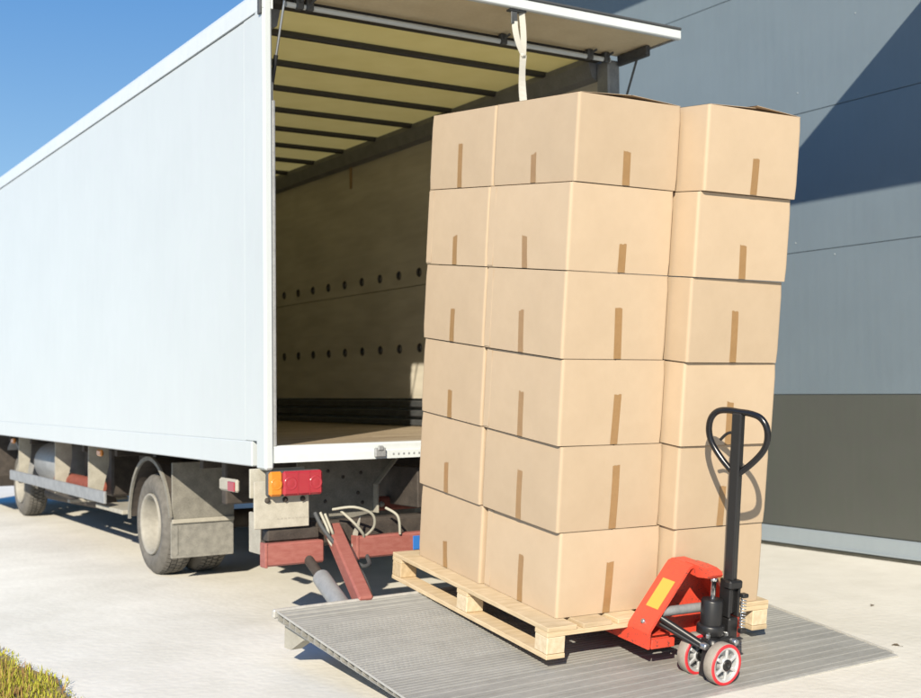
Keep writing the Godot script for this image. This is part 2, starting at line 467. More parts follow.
# board across x (x0..x1) with a row of round holes at height hy
func holed_board(st: SurfaceTool, x0: float, x1: float, y0: float, y1: float, z0: float, z1: float, hy: float, hz: Array, r: float) -> void:
	var zs: Array = hz.duplicate()
	zs.sort()
	for i in zs.size():
		var za: float = z0 if i == 0 else (zs[i - 1] + zs[i]) * 0.5
		var zb: float = z1 if i == zs.size() - 1 else (zs[i] + zs[i + 1]) * 0.5
		var c := Vector2(zs[i], hy)
		var ang := []
		for k in 24: ang.append(TAU * k / 24.0 - PI)
		for p in [Vector2(za, y0), Vector2(zb, y0), Vector2(zb, y1), Vector2(za, y1)]: ang.append((p - c).angle())
		ang.sort()
		for k in ang.size():
			var e := []
			for a in [ang[k], ang[(k + 1) % ang.size()]]:
				var d := Vector2(cos(a), sin(a))
				var tx: float = ((zb if d.x > 0 else za) - c.x) / d.x if absf(d.x) > 1e-6 else 1e9
				var ty: float = ((y1 if d.y > 0 else y0) - c.y) / d.y if absf(d.y) > 1e-6 else 1e9
				e.append([c + d * r, c + d * minf(tx, ty), d])
			for x in [[x0, -1.0], [x1, 1.0]]:
				oquad(st, Vector3(x[0], e[0][0].y, e[0][0].x), Vector3(x[0], e[1][0].y, e[1][0].x), Vector3(x[0], e[1][1].y, e[1][1].x), Vector3(x[0], e[0][1].y, e[0][1].x), Vector3(x[1], 0, 0))
			oquad(st, Vector3(x0, e[0][0].y, e[0][0].x), Vector3(x0, e[1][0].y, e[1][0].x), Vector3(x1, e[1][0].y, e[1][0].x), Vector3(x1, e[0][0].y, e[0][0].x), Vector3(0, -e[0][2].y, -e[0][2].x))
	oquad(st, Vector3(x0, y0, z0), Vector3(x1, y0, z0), Vector3(x1, y0, z1), Vector3(x0, y0, z1), Vector3.DOWN)
	oquad(st, Vector3(x0, y1, z0), Vector3(x1, y1, z0), Vector3(x1, y1, z1), Vector3(x0, y1, z1), Vector3.UP)
	oquad(st, Vector3(x0, y0, z1), Vector3(x1, y0, z1), Vector3(x1, y1, z1), Vector3(x0, y1, z1), Vector3.BACK)

func build_truck() -> Node3D:
	var T := thing("box_truck", "white box truck with its rear flap raised and tail lift lowered", "truck", Transform3D(Basis(), Vector3(3.854, 0, ZR)))
	var st := mb()
	var wt := 0.045
	# near side wall and its rails
	b2(st, Vector3(XL, 1.0445, ZF + 0.05), Vector3(XL + wt, 3.414, ZR - 0.30), 0.002)
	obj("side_wall", st, M.white, T)
	st = mb()
	prism(st, PackedVector2Array([Vector2(-0.010, 3.421), Vector2(-0.010, 3.520), Vector2(0.02, 3.557), Vector2(0.09, 3.557), Vector2(0.09, 3.520), Vector2(0.05, 3.491), Vector2(0.05, 3.421)]), ZF, ZR - 0.004, Transform3D(Basis(), Vector3(XL, 0, 0)))
	obj("top_rail", st, M.white_trim, T)
	st = mb()
	b2(st, Vector3(XL - 0.004, YB, ZF), Vector3(XL + 0.06, 1.044, ZR - 0.20), 0.006)
	obj("bottom_rail", st, M.white, T)
	st = mb()
	b2(st, Vector3(XL - 0.002, 1.046, ZR - 0.298), Vector3(XL + wt, 3.418, ZR - 0.128), 0.003)
	obj("rear_panel_strip", st, M.white, T)
	# rear corner posts
	st = mb()
	b2(st, Vector3(XL - 0.009, YB - 0.012, ZR - 0.126), Vector3(XL + 0.045, 3.520, ZR), 0.012)
	obj("rear_post", st, M.white, T)
	st = mb()
	b2(st, Vector3(XL + 0.047, 1.019, ZR - 0.11), Vector3(XL + 0.066, 2.918, ZR - 0.012), 0.004)
	b2(st, Vector3(XL + 0.047, 2.899, ZR - 0.05), Vector3(XL + 0.058, 3.021, ZR - 0.02), 0.004)
	obj("door_seal", st, M.galv, T)
	st = mb()
	b2(st, Vector3(5.015, YB - 0.012, ZR - 0.126), Vector3(XR + 0.009, 3.463, ZR), 0.010)
	obj("rear_post", st, M.galv, T)
	st = mb()
	b2(st, Vector3(XL - 0.024, 3.388, ZR - 0.05), Vector3(XL - 0.010, 3.557, ZR - 0.012), 0.004)
	obj("corner_hinge", st, M.seal, T)
	# far side wall, lined with boards
	st = mb()
	b2(st, Vector3(5.106, YB, ZF), Vector3(XR + 0.012, 3.520, ZR - 0.13))
	obj("side_wall", st, M.white, T)
	var hz := []
	for k in 15: hz.append(-7.96 - 0.340 * k)
	for q in [[1.249, 2.177, 1.666], [2.183, 3.369, 2.288]]:
		st = mb()
		holed_board(st, 5.031, 5.060, q[0], q[1], ZF + 0.1, ZR - 0.13, q[2], hz, 0.032)
		obj("lining_board", st, M.ply, T)
	for q in [[1.024, 1.074], [1.099, 1.151], [1.177, 1.231]]:
		st = mb()
		b2(st, Vector3(5.015, q[0], ZF + 0.1), Vector3(5.061, q[1], ZR - 0.13), 0.006)
		obj("kick_rail", st, M.rail_dark, T)
	st = mb()
	prism(st, PackedVector2Array([Vector2(4.982, 3.369), Vector2(5.061, 3.332), Vector2(5.061, 3.501), Vector2(4.954, 3.501), Vector2(4.954, 3.463)]), ZF + 0.1, ZR - 0.13)
	obj("cove_rail", st, M.cove, T)
	st = mb()
	prism(st, PackedVector2Array([Vector2(XL + 0.046, 3.332), Vector2(XL + 0.13, 3.369), Vector2(XL + 0.15, 3.463), Vector2(XL + 0.15, 3.487), Vector2(XL + 0.052, 3.487)]), ZF + 0.1, ZR - 0.13)
	obj("cove_rail", st, M.cove, T)
	# anchor cups in two rows
	for row in [2.288, 1.666]:
		for z in hz:
			st = mb()
			var t := Transform3D(Basis(Vector3(0, 1, 0), Vector3(-1, 0, 0), Vector3(0, 0, 1)), Vector3(5.031, row, z))
			lathe(st, [Vector2(0.040, 0.0), Vector2(0.038, 0.005), Vector2(0.033, 0.005), Vector2(0.0315, 0.0), Vector2(0.0315, -0.02)], 18, t)
			obj("anchor_ring", st, M.hole_rim, T)
	st = mb()
	b2(st, Vector3(5.020, 3.153, -9.870), Vector3(5.029, 3.388, -9.832), 0.002)
	obj("hanging_strap", st, M.tape, T)
	# inside of near wall
	st = mb()
	b2(st, Vector3(XL + wt + 0.002, 1.019, ZF + 0.1), Vector3(XL + wt + 0.014, 3.332, ZR - 0.13))
	obj("lining_board", st, M.ply, T)
	# floor, sill, front
	st = mb()
	b2(st, Vector3(XL + 0.061, 0.925, ZF), Vector3(5.061, 1.019, ZR - 0.09))
	obj("load_floor", st, M.floor_ply, T)
	st = mb()
	prism(st, PackedVector2Array([Vector2(ZR - 0.088, 0.930), Vector2(ZR + 0.004, 0.930), Vector2(ZR + 0.004, 0.974), Vector2(ZR - 0.008, 0.978), Vector2(ZR - 0.008, 1.012), Vector2(ZR - 0.02, 1.022), Vector2(ZR - 0.088, 1.022)]),
		XL + 0.047, 5.013, Transform3D(Basis(Vector3(0, 0, 1), Vector3(0, 1, 0), Vector3(1, 0, 0)), Vector3.ZERO))
	var sill := obj("sill", st, M.white_trim, T)
	for x in [3.262, 4.35]:
		st = mb()
		b2(st, Vector3(x, 0.939, ZR + 0.005), Vector3(x + 0.07, 0.993, ZR + 0.028), 0.006)
		b2(st, Vector3(x + 0.015, 0.977, ZR + 0.02), Vector3(x + 0.05, 1.005, ZR + 0.036), 0.005)
		obj("latch", st, M.galv, sill)
	for k in 7:
		st = mb()
		b2(st, Vector3(3.384 + k * 0.034, 0.949, ZR + 0.004), Vector3(3.395 + k * 0.034, 0.960, ZR + 0.008), 0.002)
		obj("rivet", st, M.galv, sill)
	st = mb()
	b2(st, Vector3(XL + 0.05, YB, ZF - 0.05), Vector3(XR, 3.520, ZF))
	obj("front_wall", st, M.ply, T)
	# roof: translucent sheet over steel bows
	st = mb()
	for k in 24:      # one thin sheet, glass fibre
		var za := lerpf(ZF, ZR - 0.13, k / 24.0)
		var zb := lerpf(ZF, ZR - 0.13, (k + 1) / 24.0)
		oquad(st, Vector3(XL + 0.092, 3.514, za), Vector3(XR, 3.514, za), Vector3(XR, 3.514, zb), Vector3(XL + 0.092, 3.514, zb), Vector3.UP)
	obj("roof", st, M.roof_sheet, T)
	for k in 12:
		var z := -6.768 - 0.622 * k
		st = mb()
		b2(st, Vector3(XL + 0.12, 3.474, z - 0.022), Vector3(4.982, 3.511, z + 0.022), 0.008)
		obj("roof_bow", st, M.bow, T)
	# header over the opening
	st = mb()
	b2(st, Vector3(XL + 0.047, 3.463, ZR - 0.128), Vector3(5.013, 3.553, ZR - 0.02), 0.006)
	obj("header", st, M.bow, T)
	# raised rear flap
	var fl := Node3D.new()
	fl.name = "rear_flap"
	T.add_child(fl, true)
	fl.position = Vector3(3.854, 3.491, ZR + 0.02) - T.position
	fl.set_meta("label", "rear door flap swung up level with the roof")
	st = mb()
	b2(st, Vector3(XL + 0.03, 3.493, ZR - 0.012), Vector3(5.142, 3.527, -5.626), 0.002)
	obj("panel", st, M.flap_under, fl)
	st = mb()
	b2(st, Vector3(XL + 0.02, 3.474, -5.625), Vector3(5.151, 3.531, -5.588), 0.006)
	obj("edge_trim", st, M.white_trim, fl)
	st = mb()
	b2(st, Vector3(XL + 0.02, 3.532, -5.631), Vector3(5.151, 3.548, -5.584), 0.004)
	obj("edge_seal", st, M.seal, fl)
	st = mb()
	b2(st, Vector3(5.143, 3.484, ZR - 0.01), Vector3(5.161, 3.531, -5.627), 0.004)
	obj("side_trim", st, M.galv, fl)
	st = mb()
	tube(st, [Vector3(2.726, 3.447, ZR + 0.03), Vector3(5.001, 3.447, ZR + 0.03)], 0.016, 10)
	obj("locking_bar", st, M.white_trim, fl)
	for x in [2.78, 2.84, 4.14, 4.81, 4.945]:
		st = mb()
		b2(st, Vector3(x, 3.427, ZR + 0.008), Vector3(x + 0.045, 3.492, ZR + 0.055), 0.006)
		tube(st, [Vector3(x + 0.02, 3.463, ZR + 0.05), Vector3(x + 0.03, 3.477, ZR + 0.10)], 0.008, 6)
		obj("bar_bracket", st, M.rail_dark, fl)
	st = mb()
	b2(st, Vector3(5.076, 3.421, ZR + 0.01), Vector3(5.109, 3.491, -5.828), 0.008)
	obj("side_bracket", st, M.rail_dark, fl)
	st = mb()
	tube(st, [Vector3(XL + 0.10, 3.463, ZR + 0.04), Vector3(XL + 0.088, 3.153, ZR - 0.06)], 0.007, 8)
	obj("strut_rod", st, M.steel, fl)
	st = mb()
	tube(st, [Vector3(XL + 0.088, 3.181, ZR - 0.05), Vector3(XL + 0.074, 2.833, ZR - 0.16)], 0.013, 10)
	obj("strut_cylinder", st, M.black, fl)
	st = mb()
	tube(st, [Vector3(5.123, 3.444, -5.978), Vector3(5.123, 3.144, ZR + 0.01)], 0.008, 8)
	obj("strut_rod", st, M.rail_dark, fl)

	# ---------------- underneath
	for x in [3.62, 4.50]:
		st = mb()
		b2(st, Vector3(x, 0.62, ZF), Vector3(x + 0.08, 0.86, ZR - 0.12), 0.006)
		obj("chassis_rail", st, M.chassis, T)
	for k in 8:
		var z := -7.0 - k * 1.0
		st = mb()
		b2(st, Vector3(XL + 0.30, 0.80, z), Vector3(XR - 0.05, 0.90, z + 0.07), 0.004)
		obj("cross_member", st, M.chassis, T)
	st = mb()
	b2(st, Vector3(XL + 0.03, 0.44, ZR - 0.26), Vector3(XR - 0.03, 0.58, ZR - 0.14), 0.02)
	b2(st, Vector3(XL + 0.03, 0.50, ZR - 0.135), Vector3(2.95, 0.56, ZR - 0.062), 0.006)
	obj("lift_torque_tube", st, M.chassis, T)
	st = mb()
	b2(st, Vector3(4.92, 0.22, -13.2), Vector3(4.95, 0.86, -9.2), 0.006)
	obj("added_side_skirt", st, M.chassis, T)  # added panel, darkens the far side under the body
	st = mb()
	b2(st, Vector3(3.05, 0.42, -11.45), Vector3(3.60, 0.84, -10.55), 0.02)
	obj("added_box", st, M.chassis, T)  # added dark block, stops the bright view through beneath the truck
	st = mb()
	b2(st, Vector3(3.35, 0.36, -13.2), Vector3(3.60, 0.84, -11.6), 0.02)
	obj("added_box", st, M.chassis, T)  # another added block, keeps the space behind the stands dark
	st = mb()
	b2(st, Vector3(3.75, 0.34, -13.4), Vector3(4.40, 0.80, -11.2), 0.06)
	tube(st, [Vector3(4.08, 0.55, -11.2), Vector3(4.08, 0.42, -8.9)], 0.06, 12)
	obj("added_gearbox", st, M.chassis, T)  # added in the middle to block light and sight under the body
	st = mb()
	prism(st, PackedVector2Array([Vector2(-15.6, 0.30), Vector2(-14.12, 0.30), Vector2(-14.06, 0.42), Vector2(-14.06, 0.90), Vector2(-15.6, 0.90)]), 2.72, 5.0, Transform3D(Basis(Vector3(0, 0, 1), Vector3(0, 1, 0), Vector3(1, 0, 0)), Vector3.ZERO))
	obj("cab_underbody", st, M.chassis, T)
	st = mb()
	b2(st, Vector3(2.86, 0.60, -7.46), Vector3(4.90, 0.88, -7.38), 0.01)
	obj("added_crossbeam", st, M.chassis, T)  # added beam, blocks the bright ground behind the rear end
	st = mb()
	lathe(st, [Vector2(0.0, -0.1), Vector2(0.30, -0.1), Vector2(0.36, -0.06), Vector2(0.36, 0.06), Vector2(0.30, 0.1), Vector2(0.0, 0.1)], 32, Transform3D(Basis(), Vector3(4.1, 0.50, -7.85)))
	obj("added_spare_wheel", st, M.tyre, T)  # added filler, shuts out the bright gap ahead of the tail
	st = mb()
	b2(st, Vector3(4.62, 0.165, -8.266), Vector3(4.91, 0.83, -8.254), 0.003)
	obj("mudflap", st, M.rubber, T)  # far flap, added as one more light block underneath
	st = mb()
	tube(st, [Vector3(2.95, 0.365, -8.72), Vector3(5.26, 0.365, -8.72)], 0.07, 12)
	lathe(st, [Vector2(0.0, -0.2), Vector2(0.12, -0.17), Vector2(0.19, 0.0), Vector2(0.12, 0.17), Vector2(0.0, 0.2)], 20, Transform3D(Basis(), Vector3(4.1, 0.37, -8.72)))
	obj("rear_axle", st, M.chassis, T)
	for s in [0, 1]:
		var x0: float = [2.795, 5.165][s]
		wheel(Vector3(x0, 0.365, -8.72), T, s == 0, M.tyre)
		wheel(Vector3([3.06, 4.90][s], 0.365, -8.72), T, false, M.tyre)
		wheel(Vector3([2.97, 5.00][s], 0.365, -13.72), T, s == 0, M.tyre)
	st = mb()
	tube(st, [Vector3(3.1, 0.365, -13.72), Vector3(5.1, 0.365, -13.72)], 0.06, 12)
	obj("front_axle", st, M.chassis, T)
	# mudguard, flap and its mounting
	st = mb()
	arc_sheet(st, -8.72, 0.365, 0.470, 0.482, 22.0, 178.0, 2.80, 3.26)
	obj("mudguard", st, M.chassis, T)
	st = mb()
	arc_sheet(st, -8.72, 0.365, 0.462, 0.490, 10.0, 180.0, 2.782, 2.80)
	obj("mudguard_edge", st, M.dusty, T)
	st = mb()
	b2(st, Vector3(2.805, 0.425, -8.275), Vector3(3.26, 0.83, -8.255), 0.004)
	obj("mudguard_back", st, M.dusty, T)
	st = mb()
	b2(st, Vector3(2.800, 0.405, -8.252), Vector3(3.255, 0.435, -8.238), 0.004)
	obj("flap_clamp", st, M.dusty_light, T)
	st = mb()
	b2(st, Vector3(2.795, 0.165, -8.266), Vector3(3.255, 0.42, -8.254), 0.003)
	var mf := obj("mudflap", st, M.rubber, T)
	st = mb()
	b2(st, Vector3(2.80, 0.165, -8.253), Vector3(3.25, 0.18, -8.248), 0.002)
	b2(st, Vector3(2.83, 0.19, -8.253), Vector3(2.845, 0.39, -8.249), 0.002)
	obj("moulded_rib", st, M.rubber, mf)
	st = mb()
	arc_sheet(st, -13.72, 0.365, 0.44, 0.455, 10.0, 130.0, 2.9, 3.3)
	obj("mudguard", st, M.galv, T)
	# side guard with stands
	st = mb()
	b2(st, Vector3(2.785, 0.425, -13.35), Vector3(2.81, 0.525, -9.86), 0.006)
	obj("side_guard", st, M.galv, T)
	for q in [[-10.42, 0.17], [-11.55, 0.15], [-13.05, 0.12]]:
		st = mb()
		prism(st, PackedVector2Array([Vector2(2.812, 0.40), Vector2(2.812 + q[1] * 0.6, 0.40), Vector2(2.815 + q[1], 0.70), Vector2(2.815 + q[1], 0.872), Vector2(2.815, 0.872)]), q[0] - 0.02, q[0])
		obj("guard_stand", st, M.dusty_light, T)
	# things hung between the axles
	st = mb()
	b2(st, Vector3(2.84, 0.36, -10.30), Vector3(3.45, 0.395, -9.55), 0.006)
	obj("tray", st, M.dusty_light, T)
	st = mb()
	b2(st, Vector3(3.20, 0.40, -10.28), Vector3(3.60, 0.80, -9.60), 0.015)
	obj("battery_box", st, M.chassis, T)
	st = mb()
	lathe(st, [Vector2(0.0, 0.0), Vector2(0.19, 0.0), Vector2(0.205, 0.015), Vector2(0.205, 0.985), Vector2(0.19, 1.0), Vector2(0.0, 1.0)], 28, Transform3D(Basis(Vector3(1, 0, 0), Vector3(0, 0, 1), Vector3(0, -1, 0)), Vector3(3.12, 0.62, -12.85)))
	obj("fuel_tank", st, M.galv, T)
	st = mb()
	tube(st, [Vector3(2.98, 0.50, -12.0), Vector3(2.98, 0.50, -10.7)], 0.07, 16)
	obj("air_tank", st, M.rust_red, T)
	st = mb()
	tube(st, [Vector3(3.1, 0.30, -12.9), Vector3(3.25, 0.30, -11.3)], 0.07, 12)
	obj("exhaust_pipe", st, M.chassis, T)
	st = mb()
	b2(st, Vector3(2.95, 0.30, -11.65), Vector3(3.5, 0.33, -11.58), 0.004)
	obj("cross_brace", st, M.dusty_light, T)
	for z in [-10.08, -13.32]:
		st = mb()
		b2(st, Vector3(2.80, 0.80, z - 0.06), Vector3(2.83, 0.855, z + 0.06), 0.012)
		obj("side_marker", st, M.lens_amber, T)
	# rear light unit on each side
	for s in [0, 1]:
		var dx: float = 0.0 if s == 0 else 2.17
		st = mb()
		b2(st, Vector3(2.557 + dx, 0.573, ZR - 0.06), Vector3(2.881 + dx, 0.831, ZR - 0.045), 0.003)
		b2(st, Vector3(2.557 + dx, 0.737, ZR - 0.12), Vector3(2.881 + dx, 0.897, ZR - 0.10), 0.003)
		var lp := obj("light_bracket", st, M.plate, T)
		st = mb()
		for k in 3:
			lathe(st, [Vector2(0.0, 0.008), Vector2(0.012, 0.007), Vector2(0.016, -0.006)], 14, Transform3D(Basis(Vector3(1, 0, 0), Vector3(0, 0, 1), Vector3(0, -1, 0)), Vector3(2.632 + dx + k * 0.105, 0.726, ZR - 0.039)))
		obj("bolt", st, M.chassis, lp)
		st = mb()
		for k in 9:
			b2(st, Vector3(2.688 + dx + k * 0.022, 0.620, ZR - 0.0445), Vector3(2.702 + dx + k * 0.022, 0.627, ZR - 0.0435))
		obj("stamped_mark", st, M.plate_mark, lp)
		var lc := Node3D.new()
		lc.name = "tail_light"
		T.add_child(lc, true)
		lc.position = Vector3(2.773 + dx, 0.812, ZR) - T.position
		st = mb()
		b2(st, Vector3(2.618 + dx, 0.748, ZR - 0.044), Vector3(2.938 + dx, 0.886, ZR - 0.010), 0.01)
		obj("housing", st, M.seal, lc)
		st = mb()
		b2(st, Vector3(2.620 + dx, 0.750, ZR - 0.012), Vector3(2.697 + dx, 0.884, ZR + 0.022), 0.012)
		lathe(st, [Vector2(0.0, 0.005), Vector2(0.018, 0.0035), Vector2(0.026, 0.0015), Vector2(0.030, 0.004), Vector2(0.033, 0.0)], 24, Transform3D(Basis(Vector3(1, 0, 0), Vector3(0, 0, 1), Vector3(0, -1, 0)), Vector3(2.658 + dx, 0.817, ZR + 0.022)))
		obj("amber_lens", st, M.lens_amber, lc)
		st = mb()
		b2(st, Vector3(2.699 + dx, 0.750, ZR - 0.012), Vector3(2.936 + dx, 0.884, ZR + 0.022), 0.012)
		var rl := obj("red_lens", st, M.lens_red, lc)
		st = mb()
		for k in 2:
			b2(st, Vector3(2.782 + dx + k * 0.07, 0.752, ZR + 0.0225), Vector3(2.786 + dx + k * 0.07, 0.882, ZR + 0.0245))
		st.set_smooth_group(-1)
		for k in 2:
			lathe(st, [Vector2(0.0, 0.004), Vector2(0.020, 0.003), Vector2(0.030, 0.0015), Vector2(0.034, 0.004), Vector2(0.038, 0.0)], 24, Transform3D(Basis(Vector3(1, 0, 0), Vector3(0, 0, 1), Vector3(0, -1, 0)), Vector3(2.742 + dx + k * 0.15, 0.817, ZR + 0.022)))
		obj("lens_rib", st, M.lens_red, rl)
	st = mb()
	b2(st, Vector3(2.64, 0.418, -6.467), Vector3(2.658, 0.643, -6.298), 0.004)
	obj("bracket_plate", st, M.dusty_light, T)
	st = mb()
	b2(st, Vector3(2.632, 0.737, -6.909), Vector3(2.660, 0.812, -6.636), 0.012)
	var sm := obj("side_lamp", st, M.dusty_light, T)
	st = mb()
	b2(st, Vector3(2.623, 0.742, -6.749), Vector3(2.632, 0.798, -6.646), 0.004)
	obj("red_lens", st, M.lens_red, sm)
	# split under-run bumper
	for q in [[2.602, 2.953], [3.155, 4.01], [4.75, 5.10]]:
		st = mb()
		b2(st, Vector3(q[0], 0.372, ZR - 0.075), Vector3(q[1], 0.495, ZR), 0.010)
		var bp := obj("bumper", st, M.bumper_red, T)
		st = mb()
		b2(st, Vector3(q[0] - 0.004, 0.367, ZR - 0.07), Vector3(q[0] + 0.012, 0.500, ZR + 0.004), 0.003)
		obj("end_plate", st, M.bumper_red, bp)
		if q[0] > 3.0 and q[0] < 3.5:
			st = mb()
			b2(st, Vector3(3.515, 0.396, ZR + 0.001), Vector3(3.56, 0.476, ZR + 0.006), 0.002)
			obj("blue_tape", st, M.blue, bp)
	# lift carrier: plate, beam, arms, ram, hoses
	st = mb()
	prism(st, PackedVector2Array([Vector2(3.00, 0.902), Vector2(3.644, 0.902), Vector2(3.504, 0.747), Vector2(3.502, 0.577), Vector2(3.312, 0.545), Vector2(3.00, 0.58)]), -6.61, -6.60)
	var cp := obj("lift_carrier_plate", st, M.dusty, T)
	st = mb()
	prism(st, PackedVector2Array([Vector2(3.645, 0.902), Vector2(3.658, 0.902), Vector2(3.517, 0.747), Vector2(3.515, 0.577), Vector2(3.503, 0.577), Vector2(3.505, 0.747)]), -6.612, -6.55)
	obj("edge_highlight", st, M.dusty_light, cp)  # lighter tone paints the highlight along the plate edge
	st = mb()
	for q in [[3.43, 0.64], [3.40, 0.70], [3.18, 0.66], [3.3, 0.8], [3.2, 0.84], [3.42, 0.82]]:
		lathe(st, [Vector2(0.0, 0.006), Vector2(0.009, 0.006), Vector2(0.012, 0.0)], 8, Transform3D(Basis(Vector3(1, 0, 0), Vector3(0, 0, 1), Vector3(0, -1, 0)), Vector3(q[0], q[1], -6.60)))
	obj("bolt", st, M.chassis, cp)
	st = mb()
	b2(st, Vector3(3.518, 0.581, -6.67), Vector3(4.418, 0.665, -6.60), 0.012)
	var rb := obj("lift_beam", st, M.rust_red, T)
	st = mb()
	for q in [[3.56, 0.622], [3.68, 0.640], [3.76, 0.622]]:
		lathe(st, [Vector2(0.0, 0.02), Vector2(0.014, 0.018), Vector2(0.018, 0.0)], 10, Transform3D(Basis(Vector3(1, 0, 0), Vector3(0, 0, 1), Vector3(0, -1, 0)), Vector3(q[0], q[1], -6.60)))
	obj("bolt", st, M.dusty_light, rb)
	st = mb()
	b2(st, Vector3(3.52, 0.70, -6.90), Vector3(4.418, 0.888, -6.80), 0.01)
	obj("lift_cross_tube", st, M.chassis, T)
	for x in [2.95, 4.15]:
		st = mb()
		var a := Vector3(x + 0.11, 0.535, ZR - 0.12)
		var b := Vector3(x - 0.07, 0.235, -5.52)
		var d := (b - a).normalized()
		var t := Transform3D(Basis(Vector3(1, 0, 0), d.cross(Vector3(1, 0, 0)).normalized() * -1.0, -d), (a + b) * 0.5)
		bx(st, Vector3.ZERO, Vector3(0.085, 0.085, a.distance_to(b)), 0.010, t)
		obj("lift_arm", st, M.bumper_red, T)
		st = mb()
		var a2 := Vector3(x - 0.08, 0.42, ZR - 0.10)
		var b2_ := Vector3(x - 0.16, 0.20, -5.56)
		var m2 := a2.lerp(b2_, 0.45)
		tube(st, [m2, b2_], 0.048, 18)
		obj("lift_ram", st, M.galv, T)
		st = mb()
		tube(st, [a2, m2], 0.028, 12)
		obj("ram_rod", st, M.chassis, T)
	st = mb()
	prism(st, PackedVector2Array([Vector2(3.158, 0.512), Vector2(3.205, 0.606), Vector2(3.182, 0.483), Vector2(3.149, 0.436)]), ZR - 0.06, ZR - 0.05)
	obj("gusset", st, M.dusty_light, T)
	for q in [
		[Vector3(3.027, 0.653, ZR - 0.05), Vector3(3.121, 0.667, ZR + 0.03), Vector3(3.224, 0.624, ZR + 0.05), Vector3(3.252, 0.549, ZR + 0.02), Vector3(3.224, 0.483, ZR - 0.05)],
		[Vector3(3.074, 0.643, ZR - 0.04), Vector3(3.140, 0.568, ZR + 0.01), Vector3(3.196, 0.502, ZR + 0.0), Vector3(3.215, 0.455, ZR - 0.06)],
		[Vector3(2.942, 0.643, ZR - 0.03), Vector3(2.961, 0.549, ZR + 0.03), Vector3(2.980, 0.474, ZR + 0.02), Vector3(3.02, 0.361, ZR + 0.25), Vector3(2.97, 0.26, ZR + 0.52)],
		[Vector3(2.970, 0.634, ZR - 0.03), Vector3(2.989, 0.540, ZR + 0.02), Vector3(3.008, 0.493, ZR + 0.02), Vector3(2.92, 0.361, ZR + 0.32), Vector3(2.90, 0.27, ZR + 0.55)],
		[Vector3(3.365, 0.643, ZR - 0.05), Vector3(3.412, 0.596, ZR + 0.01), Vector3(3.426, 0.493, ZR + 0.01)]]:
		st = mb()
		tube(st, bez(q, 20), 0.008, 8)
		obj("hose", st, M.cable, T)
	for q in [
		[Vector3(2.914, 0.643, ZR - 0.04), Vector3(2.942, 0.549, ZR + 0.02), Vector3(3.017, 0.418, ZR + 0.12), Vector3(3.0, 0.352, ZR + 0.35), Vector3(2.95, 0.25, ZR + 0.56)],
		[Vector3(3.027, 0.474, ZR + 0.0), Vector3(3.102, 0.361, ZR + 0.12), Vector3(3.177, 0.352, ZR + 0.1), Vector3(3.224, 0.389, ZR - 0.02)]]:
		st = mb()
		tube(st, bez(q, 20), 0.012, 8)
		obj("hose", st, M.seal, T)
	build_platform(T)
	return T

